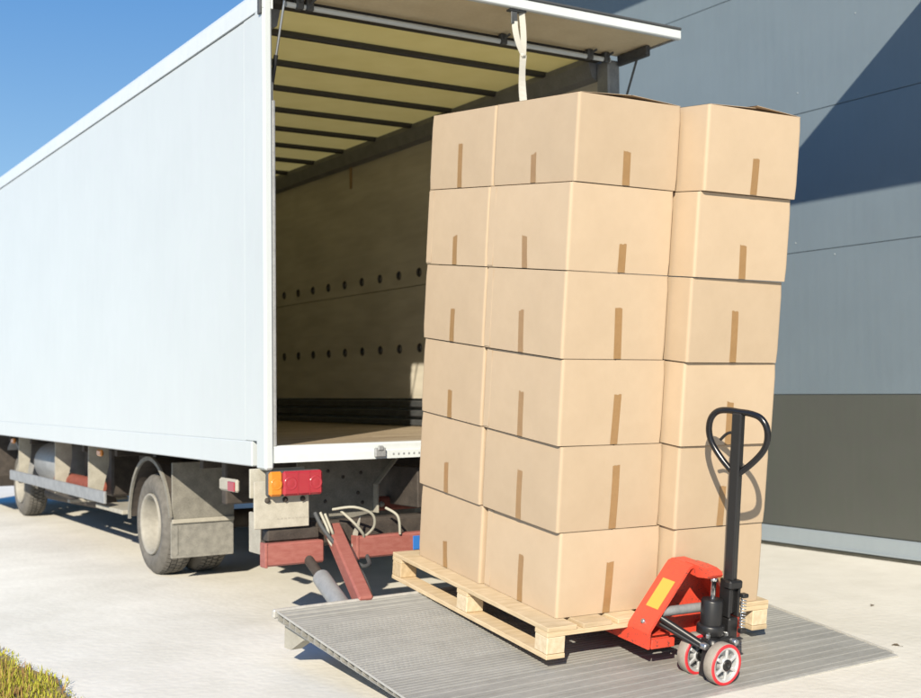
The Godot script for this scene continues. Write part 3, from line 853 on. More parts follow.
# ------------------------------------------------------------------ tail lift platform
var plat := Transform3D()
func build_platform(T: Node3D) -> void:
	var pn := Node3D.new()
	pn.name = "lift_platform"
	T.add_child(pn, true)
	pn.transform = T.transform.affine_inverse() * plat
	pn.set_meta("label", "ribbed aluminium tail lift platform sloping to the ground")
	var W := 2.50
	var L := 1.66
	var n := 13
	var pw := L / n
	for k in n:
		var z0 := -L + k * pw          # back edge first
		var st := mb()
		var th0 := lerpf(0.044, 0.012, float(k) / n)
		var th1 := lerpf(0.044, 0.012, float(k + 1) / n)
		# top skin with small ribs along the plank
		var pts := PackedVector2Array()
		pts.append(Vector2(z0 + 0.0015, -0.008))
		pts.append(Vector2(z0 + 0.0015, -0.003))
		var nr := 5 if k < 9 else 2
		for r in nr:
			var a := z0 + pw * (r + 0.15) / nr
			var b := z0 + pw * (r + 0.60) / nr
			var hh: float = 0.0 if k > 0 else [0.004, 0.0, 0.004, -0.001, 0.003][r]
			pts.append(Vector2(a, -0.0022)); pts.append(Vector2(a + 0.003, hh)); pts.append(Vector2(b - 0.003, hh)); pts.append(Vector2(b, -0.0022))
		pts.append(Vector2(z0 + pw - 0.0015, -0.003))
		pts.append(Vector2(z0 + pw - 0.0015, -0.008))
		var side := Transform3D(Basis(Vector3(0, 0, 1), Vector3(0, 1, 0), Vector3(1, 0, 0)), Vector3.ZERO)
		prism(st, pts, -W, 0.0, side)
		# lower skin and webs: the hollow cells show at the plank ends
		if th0 > 0.016:
			prism(st, PackedVector2Array([Vector2(z0 + 0.0015, -th0), Vector2(z0 + pw - 0.0015, -th1), Vector2(z0 + pw - 0.0015, -th1 + 0.003), Vector2(z0 + 0.0015, -th0 + 0.003)]), -W, 0.0, side)
			for w in 3:
				var zz := z0 + 0.002 + w * (pw - 0.0085) * 0.5
				b2(st, Vector3(-W, -minf(th0, th1) + 0.0005, zz), Vector3(0, -0.0085, zz + 0.0045))
		obj("plank", st, M.alu, pn, plat)
	# raised grip dots on the planks near the hinge
	var bump := mb()
	bx(bump, Vector3(0, 0.0002, 0), Vector3(0.011, 0.0028, 0.006), 0.001)
	bump.generate_normals()
	var mm := MultiMesh.new()
	mm.transform_format = MultiMesh.TRANSFORM_3D
	mm.mesh = bump.commit()
	var xs := []
	for k in range(2, 7):
		for r in 5:
			var zc := -L + k * pw + pw * (r + 0.375) / 5.0
			for i in 100:
				xs.append(Transform3D(Basis(), Vector3(-W + 0.02 + i * 0.0247 + (0.012 if r % 2 else 0.0), 0.0, zc)))
	mm.instance_count = xs.size()
	for i in xs.size():
		mm.set_instance_transform(i, xs[i])
	var mi := MultiMeshInstance3D.new()
	mi.name = "grip_dots"
	mi.multimesh = mm
	mi.material_override = M.alu
	mi.set_meta("kind", "stuff")
	pn.add_child(mi, true)
	# hinge bar, edge strips, foot
	var st := mb()
	b2(st, Vector3(-W - 0.02, -0.035, -L - 0.030), Vector3(0.0, 0.010, -L - 0.004), 0.008)
	obj("hinge_bar", st, M.alu_edge, pn, plat)
	st = mb()
	b2(st, Vector3(-W - 0.006, -0.004, -L), Vector3(-W - 0.001, 0.006, -0.004), 0.001)
	obj("edge_strip", st, M.alu_edge, pn, plat)
	st = mb()
	b2(st, Vector3(0.001, -0.006, -L), Vector3(0.008, 0.006, -0.004), 0.001)
	obj("edge_strip", st, M.alu_edge, pn, plat)
	st = mb()
	b2(st, Vector3(-W, -0.012, 0.0005), Vector3(0, -0.002, 0.03), 0.002)
	obj("tip", st, M.alu_edge, pn, plat)
	st = mb()
	prism(st, PackedVector2Array([Vector2(-L + 0.02, -0.045), Vector2(-L + 0.30, -0.042), Vector2(-L + 0.22, -0.075), Vector2(-L + 0.10, -0.16), Vector2(-L + 0.03, -0.17)]), -W + 0.03, -W + 0.09, Transform3D(Basis(Vector3(0, 0, 1), Vector3(0, 1, 0), Vector3(1, 0, 0)), Vector3.ZERO))
	obj("support_foot", st, M.dusty_light, pn, plat)
	for x in [-1.98, -0.80]:
		st = mb()
		b2(st, Vector3(x - 0.12, -0.12, -L - 0.05), Vector3(x + 0.12, -0.05, -L + 0.12), 0.01)
		obj("arm_bracket", st, M.dusty, pn, plat)

# ------------------------------------------------------------------ pallet, cartons, jack (space of the tilted stack)
var stk := Transform3D()
func build_pallet() -> void:
	var x0 := -0.085
	var x1 := 1.235
	var z1 := 0.105
	var z0 := -1.375
	var base := stk * Transform3D(Basis(), Vector3((x0 + x1) * 0.5, -0.144, (z0 + z1) * 0.5))
	var P := thing("pallet", "pale wooden block pallet raised on the jack forks under the cartons", "pallet", base)
	# deck boards along z
	var n := 7
	var gap := 0.035
	var w := (x1 - x0 - gap * (n - 1)) / n
	for k in n:
		var st := mb()
		var a := x0 + k * (w + gap)
		b2(st, Vector3(a, -0.022, z0), Vector3(a + w, -0.0005, z1), 0.002)
		obj("deck_board", st, M["wood%d" % (k % 3)], P, stk)
	var zs := [z1 - 0.10, (z0 + z1) * 0.5 - 0.05, z0]
	for z in zs:
		var st := mb()
		b2(st, Vector3(x0, -0.044, z), Vector3(x1, -0.0225, z + 0.10), 0.002)
		obj("cross_board", st, M.wood2, P, stk)
	var xs := [x0, 0.52, x1 - 0.10]
	for i in 3:
		for z in zs:
			var st := mb()
			b2(st, Vector3(xs[i] + 0.001, -0.122, z + 0.001), Vector3(xs[i] + 0.099, -0.0445, z + 0.099), 0.004)
			obj("block", st, M.block_end if (i + int(z * 10)) % 2 == 0 else M.block, P, stk)
		var st2 := mb()
		b2(st2, Vector3(xs[i], -0.144, z0), Vector3(xs[i] + 0.10, -0.1225, z1), 0.002)
		obj("runner", st2, M["wood%d" % ((i + 2) % 3)], P, stk)

func carton(label: String, a: Vector3, b: Vector3, turn: float, tapes: Array, top: bool, k: int) -> void:
	var c := Vector3((a.x + b.x) * 0.5, a.y, (a.z + b.z) * 0.5)
	var tf := stk * Transform3D(Basis(Vector3.UP, turn), c)
	var C := thing("carton", label, "carton", tf, "kraft cartons stacked on the pallet")
	var s := b - a
	var st := mb()
	# body: rounded upright edges, faces bowed out a little
	var r := 0.011
	var bow := rng.randf_range(0.001, 0.005)
	var ring := []
	var hx := s.x * 0.5
	var hz := s.z * 0.5
	var corners := [[Vector2(hx - r, hz - r), 0.0], [Vector2(-hx + r, hz - r), 90.0], [Vector2(-hx + r, -hz + r), 180.0], [Vector2(hx - r, -hz + r), 270.0]]
	for q in corners:
		for j in 4:
			var an := deg_to_rad(q[1] + j * 30.0)
			ring.append(q[0] + Vector2(cos(an), sin(an)) * r)
		var q2: Array = corners[(corners.find(q) + 1) % 4]
		var p0: Vector2 = ring[ring.size() - 1]
		var an2 := deg_to_rad(q2[1])
		var p1: Vector2 = q2[0] + Vector2(cos(an2), sin(an2)) * r
		for j in [0.012, 0.17, 0.33, 0.5, 0.67, 0.83, 0.988]:
			ring.append(p0.lerp(p1, j))
	var levels := 6
	var grid := []
	for l in levels + 1:
		var f := float(l) / levels
		var y := f * s.y
		var row := []
		for p in ring:
			var bul: float = bow * sin(PI * f)
			var ox: float = bul * signf(p.x) * (1.0 - pow(absf(p.y) / hz, 2.0)) if absf(p.x) > hx - 0.001 else 0.0
			var oz: float = bul * signf(p.y) * (1.0 - pow(absf(p.x) / hx, 2.0)) if absf(p.y) > hz - 0.001 else 0.0
			var inset := 0.0025 if (l == 0 or l == levels) else 0.0
			row.append(Vector3(p.x * (1.0 - inset / hx) + ox, y, p.y * (1.0 - inset / hz) + oz))
		grid.append(row)
	var m := ring.size()
	st.set_smooth_group(1)
	for l in levels:
		for i in m:
			var i2 := (i + 1) % m
			var o: Vector3 = grid[l][i]
			oquad(st, grid[l][i], grid[l][i2], grid[l + 1][i2], grid[l + 1][i], Vector3(o.x / hx, 0, o.z / hz))
	st.set_smooth_group(-1)
	for i in m:
		var i2 := (i + 1) % m
		otri(st, Vector3(0, 0, 0), grid[0][i], grid[0][i2], Vector3.DOWN)
		otri(st, Vector3(0, s.y - 0.001, 0), grid[levels][i], grid[levels][i2], Vector3.UP)
	obj("body", st, M["kraft%d" % (k % 3)], C, tf)
	# lap joint of the blank, a thin proud edge beside one corner
	if k != 1:
		st = mb()
		bx(st, Vector3(-hx - 0.0004, s.y * 0.5, -hz + 0.036), Vector3(0.0012, s.y - 0.012, 0.050), 0.0005)
		obj("lap_joint", st, M["kraft%d" % (k % 3)], C, tf)
	# flaps on the lid, meeting along z
	for sg in [-1.0, 1.0]:
		st = mb()
		var lift: float = (rng.randf_range(0.010, 0.026) if top else 0.0)
		var q0 := Vector3(sg * (hx - 0.006), s.y + 0.0005, 0)
		var q1 := Vector3(sg * 0.004, s.y + 0.0008 + lift, 0)
		for e in [0.0, 0.0015]:
			oquad(st, q0 + Vector3(0, e, -hz + 0.012), q1 + Vector3(0, e, -hz + 0.004), q1 + Vector3(0, e, hz - 0.004), q0 + Vector3(0, e, hz - 0.012), Vector3.UP if e > 0 else Vector3.DOWN)
		for ez in [-hz + 0.004, hz - 0.004]:
			oquad(st, Vector3(q0.x, q0.y, ez), Vector3(q1.x, q1.y, ez), Vector3(q1.x, q1.y + 0.0015, ez), Vector3(q0.x, q0.y + 0.0015, ez), Vector3(0, 0, signf(ez)))
		obj("flap", st, M["kraft%d" % (k % 3)], C, tf)
	# tape ends running up from the base: [face, height fraction, offset along the face]
	for tp in tapes:
		st = mb()
		var h: float = tp[1] * s.y
		var w := 0.041
		var o: float = tp[2]
		var lean := rng.randf_range(-0.010, 0.010)
		var rows := 6
		var prev := []
		for j in rows + 1:
			var f := float(j) / rows
			var y := 0.002 + f * h
			var fb := y / s.y
			var cut := [0.0, 0.0]
			if j == rows:
				cut = [rng.randf_range(-0.006, 0.006), rng.randf_range(-0.006, 0.006)]
			var pts := []
			for e in 5:
				var u := o + lean * f + (e / 4.0 - 0.5) * w
				var yy: float = y + (lerpf(cut[0], cut[1], e / 4.0) + (rng.randf_range(-0.003, 0.003) if j == rows else 0.0))
				var d := bow * sin(PI * fb) * (1.0 - pow(u / (hz if tp[0] == 0 else hx), 2.0)) + 0.0011
				if tp[0] == 0:
					pts.append(Vector3(-hx - d, yy, u))
				else:
					pts.append(Vector3(u, yy, hz + d))
			if j > 0:
				for e in 4:
					oquad(st, prev[e], prev[e + 1], pts[e + 1], pts[e], Vector3(-1, 0, 0) if tp[0] == 0 else Vector3(0, 0, 1))
			prev = pts
		obj("tape", st, M.tape, C, tf)

func build_cartons() -> void:
	var H := 0.391
	var layer := ["bottom one", "second from the bottom", "third from the bottom", "third from the top", "second from the top", "topmost"]
	var ax := [0.030, 0.006, -0.008, -0.020, -0.022, -0.014]
	var tx := [1.172, 1.178, 1.188, 1.192, 1.212, 1.240]
	var mz := [-0.632, -0.648, -0.660, -0.670, -0.680, -0.668]
	var lz := [-1.272, -1.285, -1.281, -1.289, -1.298, -1.306]
	var fw := [0.0, 0.008, 0.024, 0.038, 0.054, 0.074]
	var fz := [0.004, 0.002, 0.0, 0.0, 0.0, 0.004]
	var t_ax := [0.58, 0.60, 0.54, 0.50, 0.38, 0.34]
	var t_az := [0.62, 0.76, 0.60, 0.60, 0.33, 0.38]
	var t_b := [0.36, 0.40, 0.38, 0.43, 0.38, 0.58]
	var t_s := [0.42, 0.48, 0.52, 0.62, 0.40, 0.42]
	for k in 6:
		var y0 := k * H + 0.0015
		var y1 := (k + 1) * H - 0.0035
		var top := k == 5
		var aw := 0.575 if k == 0 else 0.585
		carton("kraft carton, %s of the corner column" % layer[k], Vector3(ax[k], y0, mz[k] + 0.004), Vector3(ax[k] + aw, y1, fz[k]), rng.randf_range(-0.008, 0.008),
			[[0, t_ax[k], rng.randf_range(0.0, 0.03)], [1, t_az[k], rng.randf_range(-0.01, 0.02)]], top, rng.randi_range(0, 2))
		carton("kraft carton, %s of the column beside the truck opening" % layer[k], Vector3(ax[k] * 0.6 - 0.004, y0, lz[k]), Vector3(ax[k] * 0.6 + 0.57, y1, mz[k] - 0.004), rng.randf_range(-0.007, 0.007),
			[[0, t_b[k], rng.randf_range(-0.03, 0.01)]], top, rng.randi_range(0, 2))
		carton("kraft carton, %s of the column behind the jack handle" % layer[k], Vector3(maxf(tx[k] - fw[k] - 0.575, ax[k] + aw + 0.006), y0, -0.52 + fw[k]), Vector3(tx[k] - fw[k], y1, 0.096 + fw[k]), rng.randf_range(-0.010, 0.010),
			[[1, t_s[k], rng.randf_range(-0.01, 0.02)]], top, rng.randi_range(0, 2))

func jack_wheel(parent: Node3D, base: Transform3D, called: String, at: Vector3, ax: Vector3, r: float, w: float) -> void:
	# at = centre, ax = direction of the axle towards the outer face
	var wn := Node3D.new()
	wn.name = called
	parent.add_child(wn, true)
	wn.transform = base.affine_inverse() * (stk * Transform3D(Basis(), at))
	var y := ax.normalized()
	var x := Vector3.UP
	var t := Transform3D(Basis(x, y, x.cross(y)), at)
	var st := mb()
	lathe(st, [Vector2(r * 0.80, -w * 0.5), Vector2(r * 0.95, -w * 0.5), Vector2(r, -w * 0.5 + 0.005), Vector2(r, w * 0.5 - 0.007), Vector2(r - 0.002, w * 0.5 - 0.005)], 48, t)
	obj("tread", st, M.wheel_tread, wn, stk)
	st = mb()
	lathe(st, [Vector2(r - 0.001, w * 0.5 - 0.006), Vector2(r - 0.004, w * 0.5), Vector2(r * 0.86, w * 0.5), Vector2(r * 0.83, w * 0.5 - 0.004)], 48, t)
	obj("ring", st, M.wheel_red, wn, stk)
	st = mb()
	lathe(st, [Vector2(r * 0.84, w * 0.5 - 0.003), Vector2(r * 0.74, w * 0.5 - 0.003), Vector2(r * 0.70, w * 0.5 - 0.010), Vector2(r * 0.70, -w * 0.5 + 0.006)], 48, t)
	lathe(st, [Vector2(r * 0.38, -w * 0.5 + 0.006), Vector2(r * 0.36, w * 0.5 - 0.012), Vector2(r * 0.33, w * 0.5 - 0.002), Vector2(r * 0.26, w * 0.5 - 0.002)], 32, t)
	lathe(st, [Vector2(r * 0.80, -w * 0.5 + 0.002), Vector2(0.0, -w * 0.5 + 0.004)], 32, t)
	for k in 6:
		var a := TAU * k / 6
		var rt := t * Transform3D(Basis(Vector3.UP, a), Vector3.ZERO)
		bx(st, Vector3(r * 0.53, w * 0.5 - 0.008, 0), Vector3(r * 0.42, 0.012, 0.015), 0.003, rt)
	obj("hub", st, M.wheel_hub, wn, stk)
	st = mb()
	lathe(st, [Vector2(r * 0.28, w * 0.5 - 0.004), Vector2(r * 0.27, w * 0.5 + 0.003), Vector2(r * 0.14, w * 0.5 + 0.005), Vector2(r * 0.13, w * 0.5 + 0.001), Vector2(0.0, w * 0.5 + 0.002)], 24, t)
	obj("axle_cap", st, M.black, wn, stk)

func build_jack() -> void:
	var cx := 0.6275
	var gy := -0.2125       # platform level in stack space under the steering wheels
	var base := stk * Transform3D(Basis(), Vector3(cx, gy, 0.40))
	var J := thing("pallet_jack", "red hand pallet jack with black pump and loop handle", "pallet jack", base)
	var st: SurfaceTool
	# forks: channels open below
	for x in [[0.358, 0.508], [0.747, 0.897]]:
		st = mb()
		var prof := PackedVector2Array([Vector2(x[0], -0.104), Vector2(x[0], -0.052), Vector2(x[0] + 0.006, -0.046), Vector2(x[1] - 0.006, -0.046), Vector2(x[1], -0.052), Vector2(x[1], -0.104), Vector2(x[1] - 0.006, -0.104), Vector2(x[1] - 0.006, -0.053), Vector2(x[0] + 0.006, -0.053), Vector2(x[0] + 0.006, -0.104)])
		prism(st, prof, -0.90, 0.225)
		b2(st, Vector3(x[0] + 0.002, -0.104, 0.2255), Vector3(x[1] - 0.002, -0.062, 0.232), 0.002)
		b2(st, Vector3(x[0] + 0.02, -0.09, -0.96), Vector3(x[1] - 0.02, -0.046, -0.90), 0.015)
		obj("fork", st, M.jack_red, J, stk)
		st = mb()
		var cxx: float = (x[0] + x[1]) * 0.5
		lathe(st, [Vector2(0.0, -0.045), Vector2(0.036, -0.045), Vector2(0.038, -0.042), Vector2(0.038, 0.042), Vector2(0.036, 0.045), Vector2(0.0, 0.045)], 24, axis_x(Vector3(cxx, -0.105, -0.80)))
		obj("load_roller", st, M.wheel_tread, J, stk)
	# bent A-shaped frame
	var out := [Vector2(0.352, -0.100), Vector2(0.352, -0.030), Vector2(0.358, -0.012), Vector2(0.550, 0.236), Vector2(0.568, 0.256), Vector2(0.590, 0.264)]
	var pts := PackedVector2Array()
	for p in out: pts.append(p)
	for i in range(out.size() - 1, -1, -1): pts.append(Vector2(2 * cx - out[i].x, out[i].y))
	var inn := [Vector2(0.364, -0.100), Vector2(0.364, -0.034), Vector2(0.369, -0.020), Vector2(0.559, 0.228), Vector2(0.575, 0.245), Vector2(0.592, 0.252)]
	for i in inn.size(): pts.append(Vector2(2 * cx - inn[i].x, inn[i].y))
	for i in range(inn.size() - 1, -1, -1): pts.append(inn[i])
	st = mb()
	prism(st, pts, 0.112, 0.262)
	var fr := obj("frame", st, M.jack_red, J, stk)
	st = mb()
	var pl := PackedVector2Array()
	for p in inn: pl.append(p)
	for i in range(inn.size() - 1, -1, -1): pl.append(Vector2(2 * cx - inn[i].x, inn[i].y))
	prism(st, pl, 0.116, 0.126)
	obj("back_plate", st, M.jack_red, fr, stk)
	st = mb()
	for sg in [-1.0, 1.0]:
		b2(st, Vector3(cx + sg * 0.262, -0.098, 0.263), Vector3(cx + sg * 0.13, -0.055, 0.272), 0.002)
	obj("heel_lip", st, M.jack_red, fr, stk)
	# top arm over the piston
	st = mb()
	prism(st, PackedVector2Array([Vector2(0.20, 0.222), Vector2(0.20, 0.266), Vector2(0.27, 0.268), Vector2(0.33, 0.264), Vector2(0.362, 0.254), Vector2(0.372, 0.240), Vector2(0.362, 0.226), Vector2(0.29, 0.214)]), cx - 0.034, cx + 0.040, Transform3D(Basis(Vector3(0, 0, 1), Vector3(0, 1, 0), Vector3(1, 0, 0)), Vector3.ZERO))
	obj("top_arm", st, M.jack_red, fr, stk)
	# sticker and bolts on the sloping side
	var sl := (Vector2(0.550, 0.236) - Vector2(0.358, -0.012)).normalized()
	var nr := Vector3(-sl.y, sl.x, 0)
	var along := Vector3(sl.x, sl.y, 0)
	var ft := Transform3D(Basis(along, nr, along.cross(nr)), Vector3(0.358, -0.012, 0.187))
	st = mb()
	bx(st, Vector3(0.175, 0.0009, 0.006), Vector3(0.150, 0.0014, 0.082), 0.0, ft)
	obj("sticker", st, M.sticker, fr, stk)
	st = mb()
	lathe(st, [Vector2(0.0, 0.012), Vector2(0.009, 0.012), Vector2(0.012, 0.008), Vector2(0.012, 0.0)], 12, ft * Transform3D(Basis(), Vector3(0.025, 0.0, 0.01)))
	obj("bolt", st, M.steel, fr, stk)
	st = mb()
	tube(st, [Vector3(0.44, 0.055, 0.235), Vector3(0.815, 0.055, 0.235)], 0.022, 16)
	obj("torsion_tube", st, M.galv, J, stk)
	st = mb()
	tube(st, [Vector3(0.50, 0.115, 0.20), Vector3(0.53, 0.115, 0.20)], 0.012, 12)
	obj("pivot_pin", st, M.steel, J, stk)
	# links from frame to pump
	for sg in [-1.0, 1.0]:
		st = mb()
		tube(st, [Vector3(cx + sg * 0.20, 0.035, 0.235), Vector3(cx + sg * 0.085, -0.055, 0.405)], 0.015, 10)
		tube(st, [Vector3(cx + sg * 0.19, 0.000, 0.235), Vector3(cx + sg * 0.105, -0.062, 0.405)], 0.010, 8)
		obj("link", st, M.black, J, stk)
		st = mb()
		lathe(st, [Vector2(0.0, 0.035), Vector2(0.012, 0.035), Vector2(0.016, 0.03), Vector2(0.016, -0.01)], 14, Transform3D(Basis(Vector3(1, 0, 0), Vector3(0, 0, 1), Vector3(0, -1, 0)), Vector3(cx + sg * 0.088, -0.058, 0.405)))
		obj("link_pin", st, M.steel, J, stk)
	# pump
	var pc := Vector3(0.640, 0, 0.345)
	st = mb()
	b2(st, pc + Vector3(-0.066, -0.085, -0.055), pc + Vector3(0.10, -0.035, 0.062), 0.010)
	b2(st, pc + Vector3(-0.10, -0.078, -0.03), pc + Vector3(0.08, -0.048, 0.05), 0.010)
	lathe(st, [Vector2(0.0, -0.035), Vector2(0.060, -0.035), Vector2(0.064, -0.028), Vector2(0.064, 0.005), Vector2(0.060, 0.012), Vector2(0.051, 0.014)], 32, Transform3D(Basis(), pc))
	obj("pump_base", st, M.black, J, stk)
	st = mb()
	lathe(st, [Vector2(0.050, 0.010), Vector2(0.050, 0.118), Vector2(0.046, 0.126), Vector2(0.020, 0.130), Vector2(0.0, 0.130)], 32, Transform3D(Basis(), pc))
	obj("pump_body", st, M.black, J, stk)
	st = mb()
	lathe(st, [Vector2(0.0125, 0.128), Vector2(0.0125, 0.205), Vector2(0.018, 0.206), Vector2(0.018, 0.222), Vector2(0.0, 0.222)], 20, Transform3D(Basis(), pc))
	obj("piston", st, M.chrome, J, stk)
	for q in [[0.055, 0.045], [-0.055, 0.045], [0.078, 0.04]]:
		st = mb()
		lathe(st, [Vector2(0.0, -0.018), Vector2(0.009, -0.018), Vector2(0.011, -0.022), Vector2(0.011, -0.035)], 6, Transform3D(Basis(), pc + Vector3(q[0], 0, q[1])), false)
		obj("bolt", st, M.steel, J, stk)
	# steering yoke and wheels, turned well to one side
	var axd := Vector3(0.08, 0, 0.9968)
	var wc := Vector3(0.578, gy + 0.093, 0.412)
	st = mb()
	lathe(st, [Vector2(0.0, -0.10), Vector2(0.034, -0.10), Vector2(0.034, -0.03), Vector2(0.0, -0.03)], 20, Transform3D(Basis(), Vector3(0.610, -0.01, 0.40)))
	prism(st, PackedVector2Array([Vector2(-0.035, -0.10), Vector2(0.03, -0.10), Vector2(0.065, -0.03), Vector2(0.05, 0.03), Vector2(-0.02, 0.03)]), -0.022, 0.022, Transform3D(Basis(Vector3(axd.z, 0, -axd.x), Vector3.UP, axd), wc + Vector3(0, 0.03, 0)))
	tube(st, [wc - axd * 0.11, wc + axd * 0.11], 0.012, 12)
	obj("yoke", st, M.black, J, stk)
	jack_wheel(J, base, "steering_wheel", wc + axd * 0.080, axd, 0.0925, 0.058)
	jack_wheel(J, base, "steering_wheel", wc - axd * 0.080, axd, 0.0925, 0.058)
	# handle socket, spring and tiller
	st = mb()
	b2(st, Vector3(0.694, -0.07, 0.335), Vector3(0.752, 0.045, 0.405), 0.008)
	b2(st, Vector3(0.690, 0.045, 0.330), Vector3(0.705, 0.215, 0.400), 0.004)
	b2(st, Vector3(0.745, 0.045, 0.330), Vector3(0.758, 0.190, 0.400), 0.004)
	b2(st, Vector3(0.68, 0.175, 0.365), Vector3(0.76, 0.215, 0.410), 0.008)
	obj("handle_socket", st, M.black, J, stk)
	st = mb()
	var sp := []
	for i in 121:
		var a := TAU * i / 12.0
		sp.append(Vector3(0.752 + cos(a) * 0.012, 0.005 + 0.135 * i / 120.0, 0.425 + sin(a) * 0.012))
	tube(st, sp, 0.0032, 6)
	obj("spring", st, M.chrome, J, stk)
	st = mb()
	b2(st, Vector3(0.735, -0.02, 0.412), Vector3(0.770, 0.002, 0.440), 0.004)
	b2(st, Vector3(0.735, 0.142, 0.406), Vector3(0.770, 0.160, 0.440), 0.004)
	obj("spring_seat", st, M.black, J, stk)
	var p0 := Vector3(0.727, 0.06, 0.362)
	var p1 := Vector3(0.672, 0.975, 0.398)
	var yd := (p1 - p0).normalized()
	var ld := Vector3(0.30, 0, 0.95).normalized()      # across the loop
	ld = (ld - yd * ld.dot(yd)).normalized()
	var tb := Basis(ld, yd, ld.cross(yd))
	st = mb()
	bx(st, Vector3(0, p0.distance_to(p1) * 0.5, 0), Vector3(0.048, p0.distance_to(p1), 0.042), 0.006, Transform3D(tb, p0))
	obj("tiller", st, M.black, J, stk)
	st = mb()
	var loop := []
	for q in [[0.0, -0.285], [0.03, -0.262], [0.085, -0.215], [0.138, -0.155], [0.158, -0.10], [0.150, -0.045], [0.115, -0.008], [0.06, 0.004], [0.0, 0.004]]:
		loop.append(p1 + ld * q[0] * 0.92 + yd * q[1])
	var lp2 := []
	for i in range(loop.size() - 2, 0, -1):
		var d: Vector3 = loop[i] - p1
		lp2.append(p1 + (yd * d.dot(yd) - ld * d.dot(ld)))
	tube(st, bez(loop + lp2 + [loop[0]], 64), 0.0145, 14)
	obj("loop_handle", st, M.black_gloss, J, stk)
	st = mb()
	tube(st, bez([p1 + yd * -0.09 - ld * 0.01, p1 + yd * -0.10 - ld * 0.05, p1 + yd * -0.135 - ld * 0.085], 8), 0.007, 8)
	obj("release_lever", st, M.black, J, stk)
	st = mb()
	for q in [-0.06, -0.30, -0.84]:
		lathe(st, [Vector2(0.0, 0.004), Vector2(0.006, 0.003), Vector2(0.008, 0.0)], 10, Transform3D(Basis(Vector3(1, 0, 0), Vector3(0, 0, 1), Vector3(0, -1, 0)), Vector3.ZERO).rotated(Vector3.UP, -1.26).translated(p1 + yd * q - tb.z * 0.0215))
	obj("tiller_bolt", st, M.steel, J, stk)

# ------------------------------------------------------------------ hanging strap
func build_strap() -> void:
	var top := Vector3(3.93, 3.474, -5.617)
	var S := thing("strap", "white webbing pull strap hanging from the raised truck flap", "strap", Transform3D(Basis(), top))
	var ribbon := func(st: SurfaceTool, line: Array, w: float) -> void:
		for e in [-0.0012, 0.0012]:
			for i in line.size() - 1:
				var a: Vector3 = line[i][0]; var b: Vector3 = line[i + 1][0]
				var ua: Vector3 = Vector3(cos(line[i][1]), 0, -sin(line[i][1])) * w * 0.5
				var ub: Vector3 = Vector3(cos(line[i + 1][1]), 0, -sin(line[i + 1][1])) * w * 0.5
				var na: Vector3 = Vector3(ua.z, 0, -ua.x).normalized() * e
				oquad(st, a - ua + na, a + ua + na, b + ub + na, b - ub + na, na)
	var st := mb()
	var d0 := []
	var d1 := []
	var d2 := []
	for i in 13:
		var f := i / 12.0
		d0.append([top + Vector3(-0.020 + 0.055 * f * f, -0.07 - 0.185 * f, 0.004), -0.55 + 0.35 * f])
		d1.append([top + Vector3(0.035 + 0.012 * sin(f * 2.5), -0.26 * f, -0.006), -0.65 + 0.45 * f])
		d2.append([top + Vector3(0.038 - 0.016 * sin(f * PI) + 0.012 * f, -0.255 - 0.36 * f, 0.002), -0.15 - 0.35 * f + 0.25 * sin(f * 6.0)])
	ribbon.call(st, d0, 0.034)
	ribbon.call(st, d1, 0.034)
	obj("loop_strand", st, M.webbing, S)
	st = mb()
	ribbon.call(st, d2, 0.042)
	obj("tail_strand", st, M.webbing, S)
	st = mb()
	bx(st, top + Vector3(0.036, -0.258, 0.0), Vector3(0.034, 0.028, 0.03), 0.010)
	obj("knot", st, M.webbing, S)
	st = mb()
	b2(st, top + Vector3(-0.055, -0.012, -0.03), top + Vector3(0.06, 0.0, 0.012), 0.003)
	b2(st, top + Vector3(-0.042, -0.085, -0.004), top + Vector3(0.0, -0.012, 0.004), 0.002)
	obj("anchor_plate", st, M.rail_dark, S)

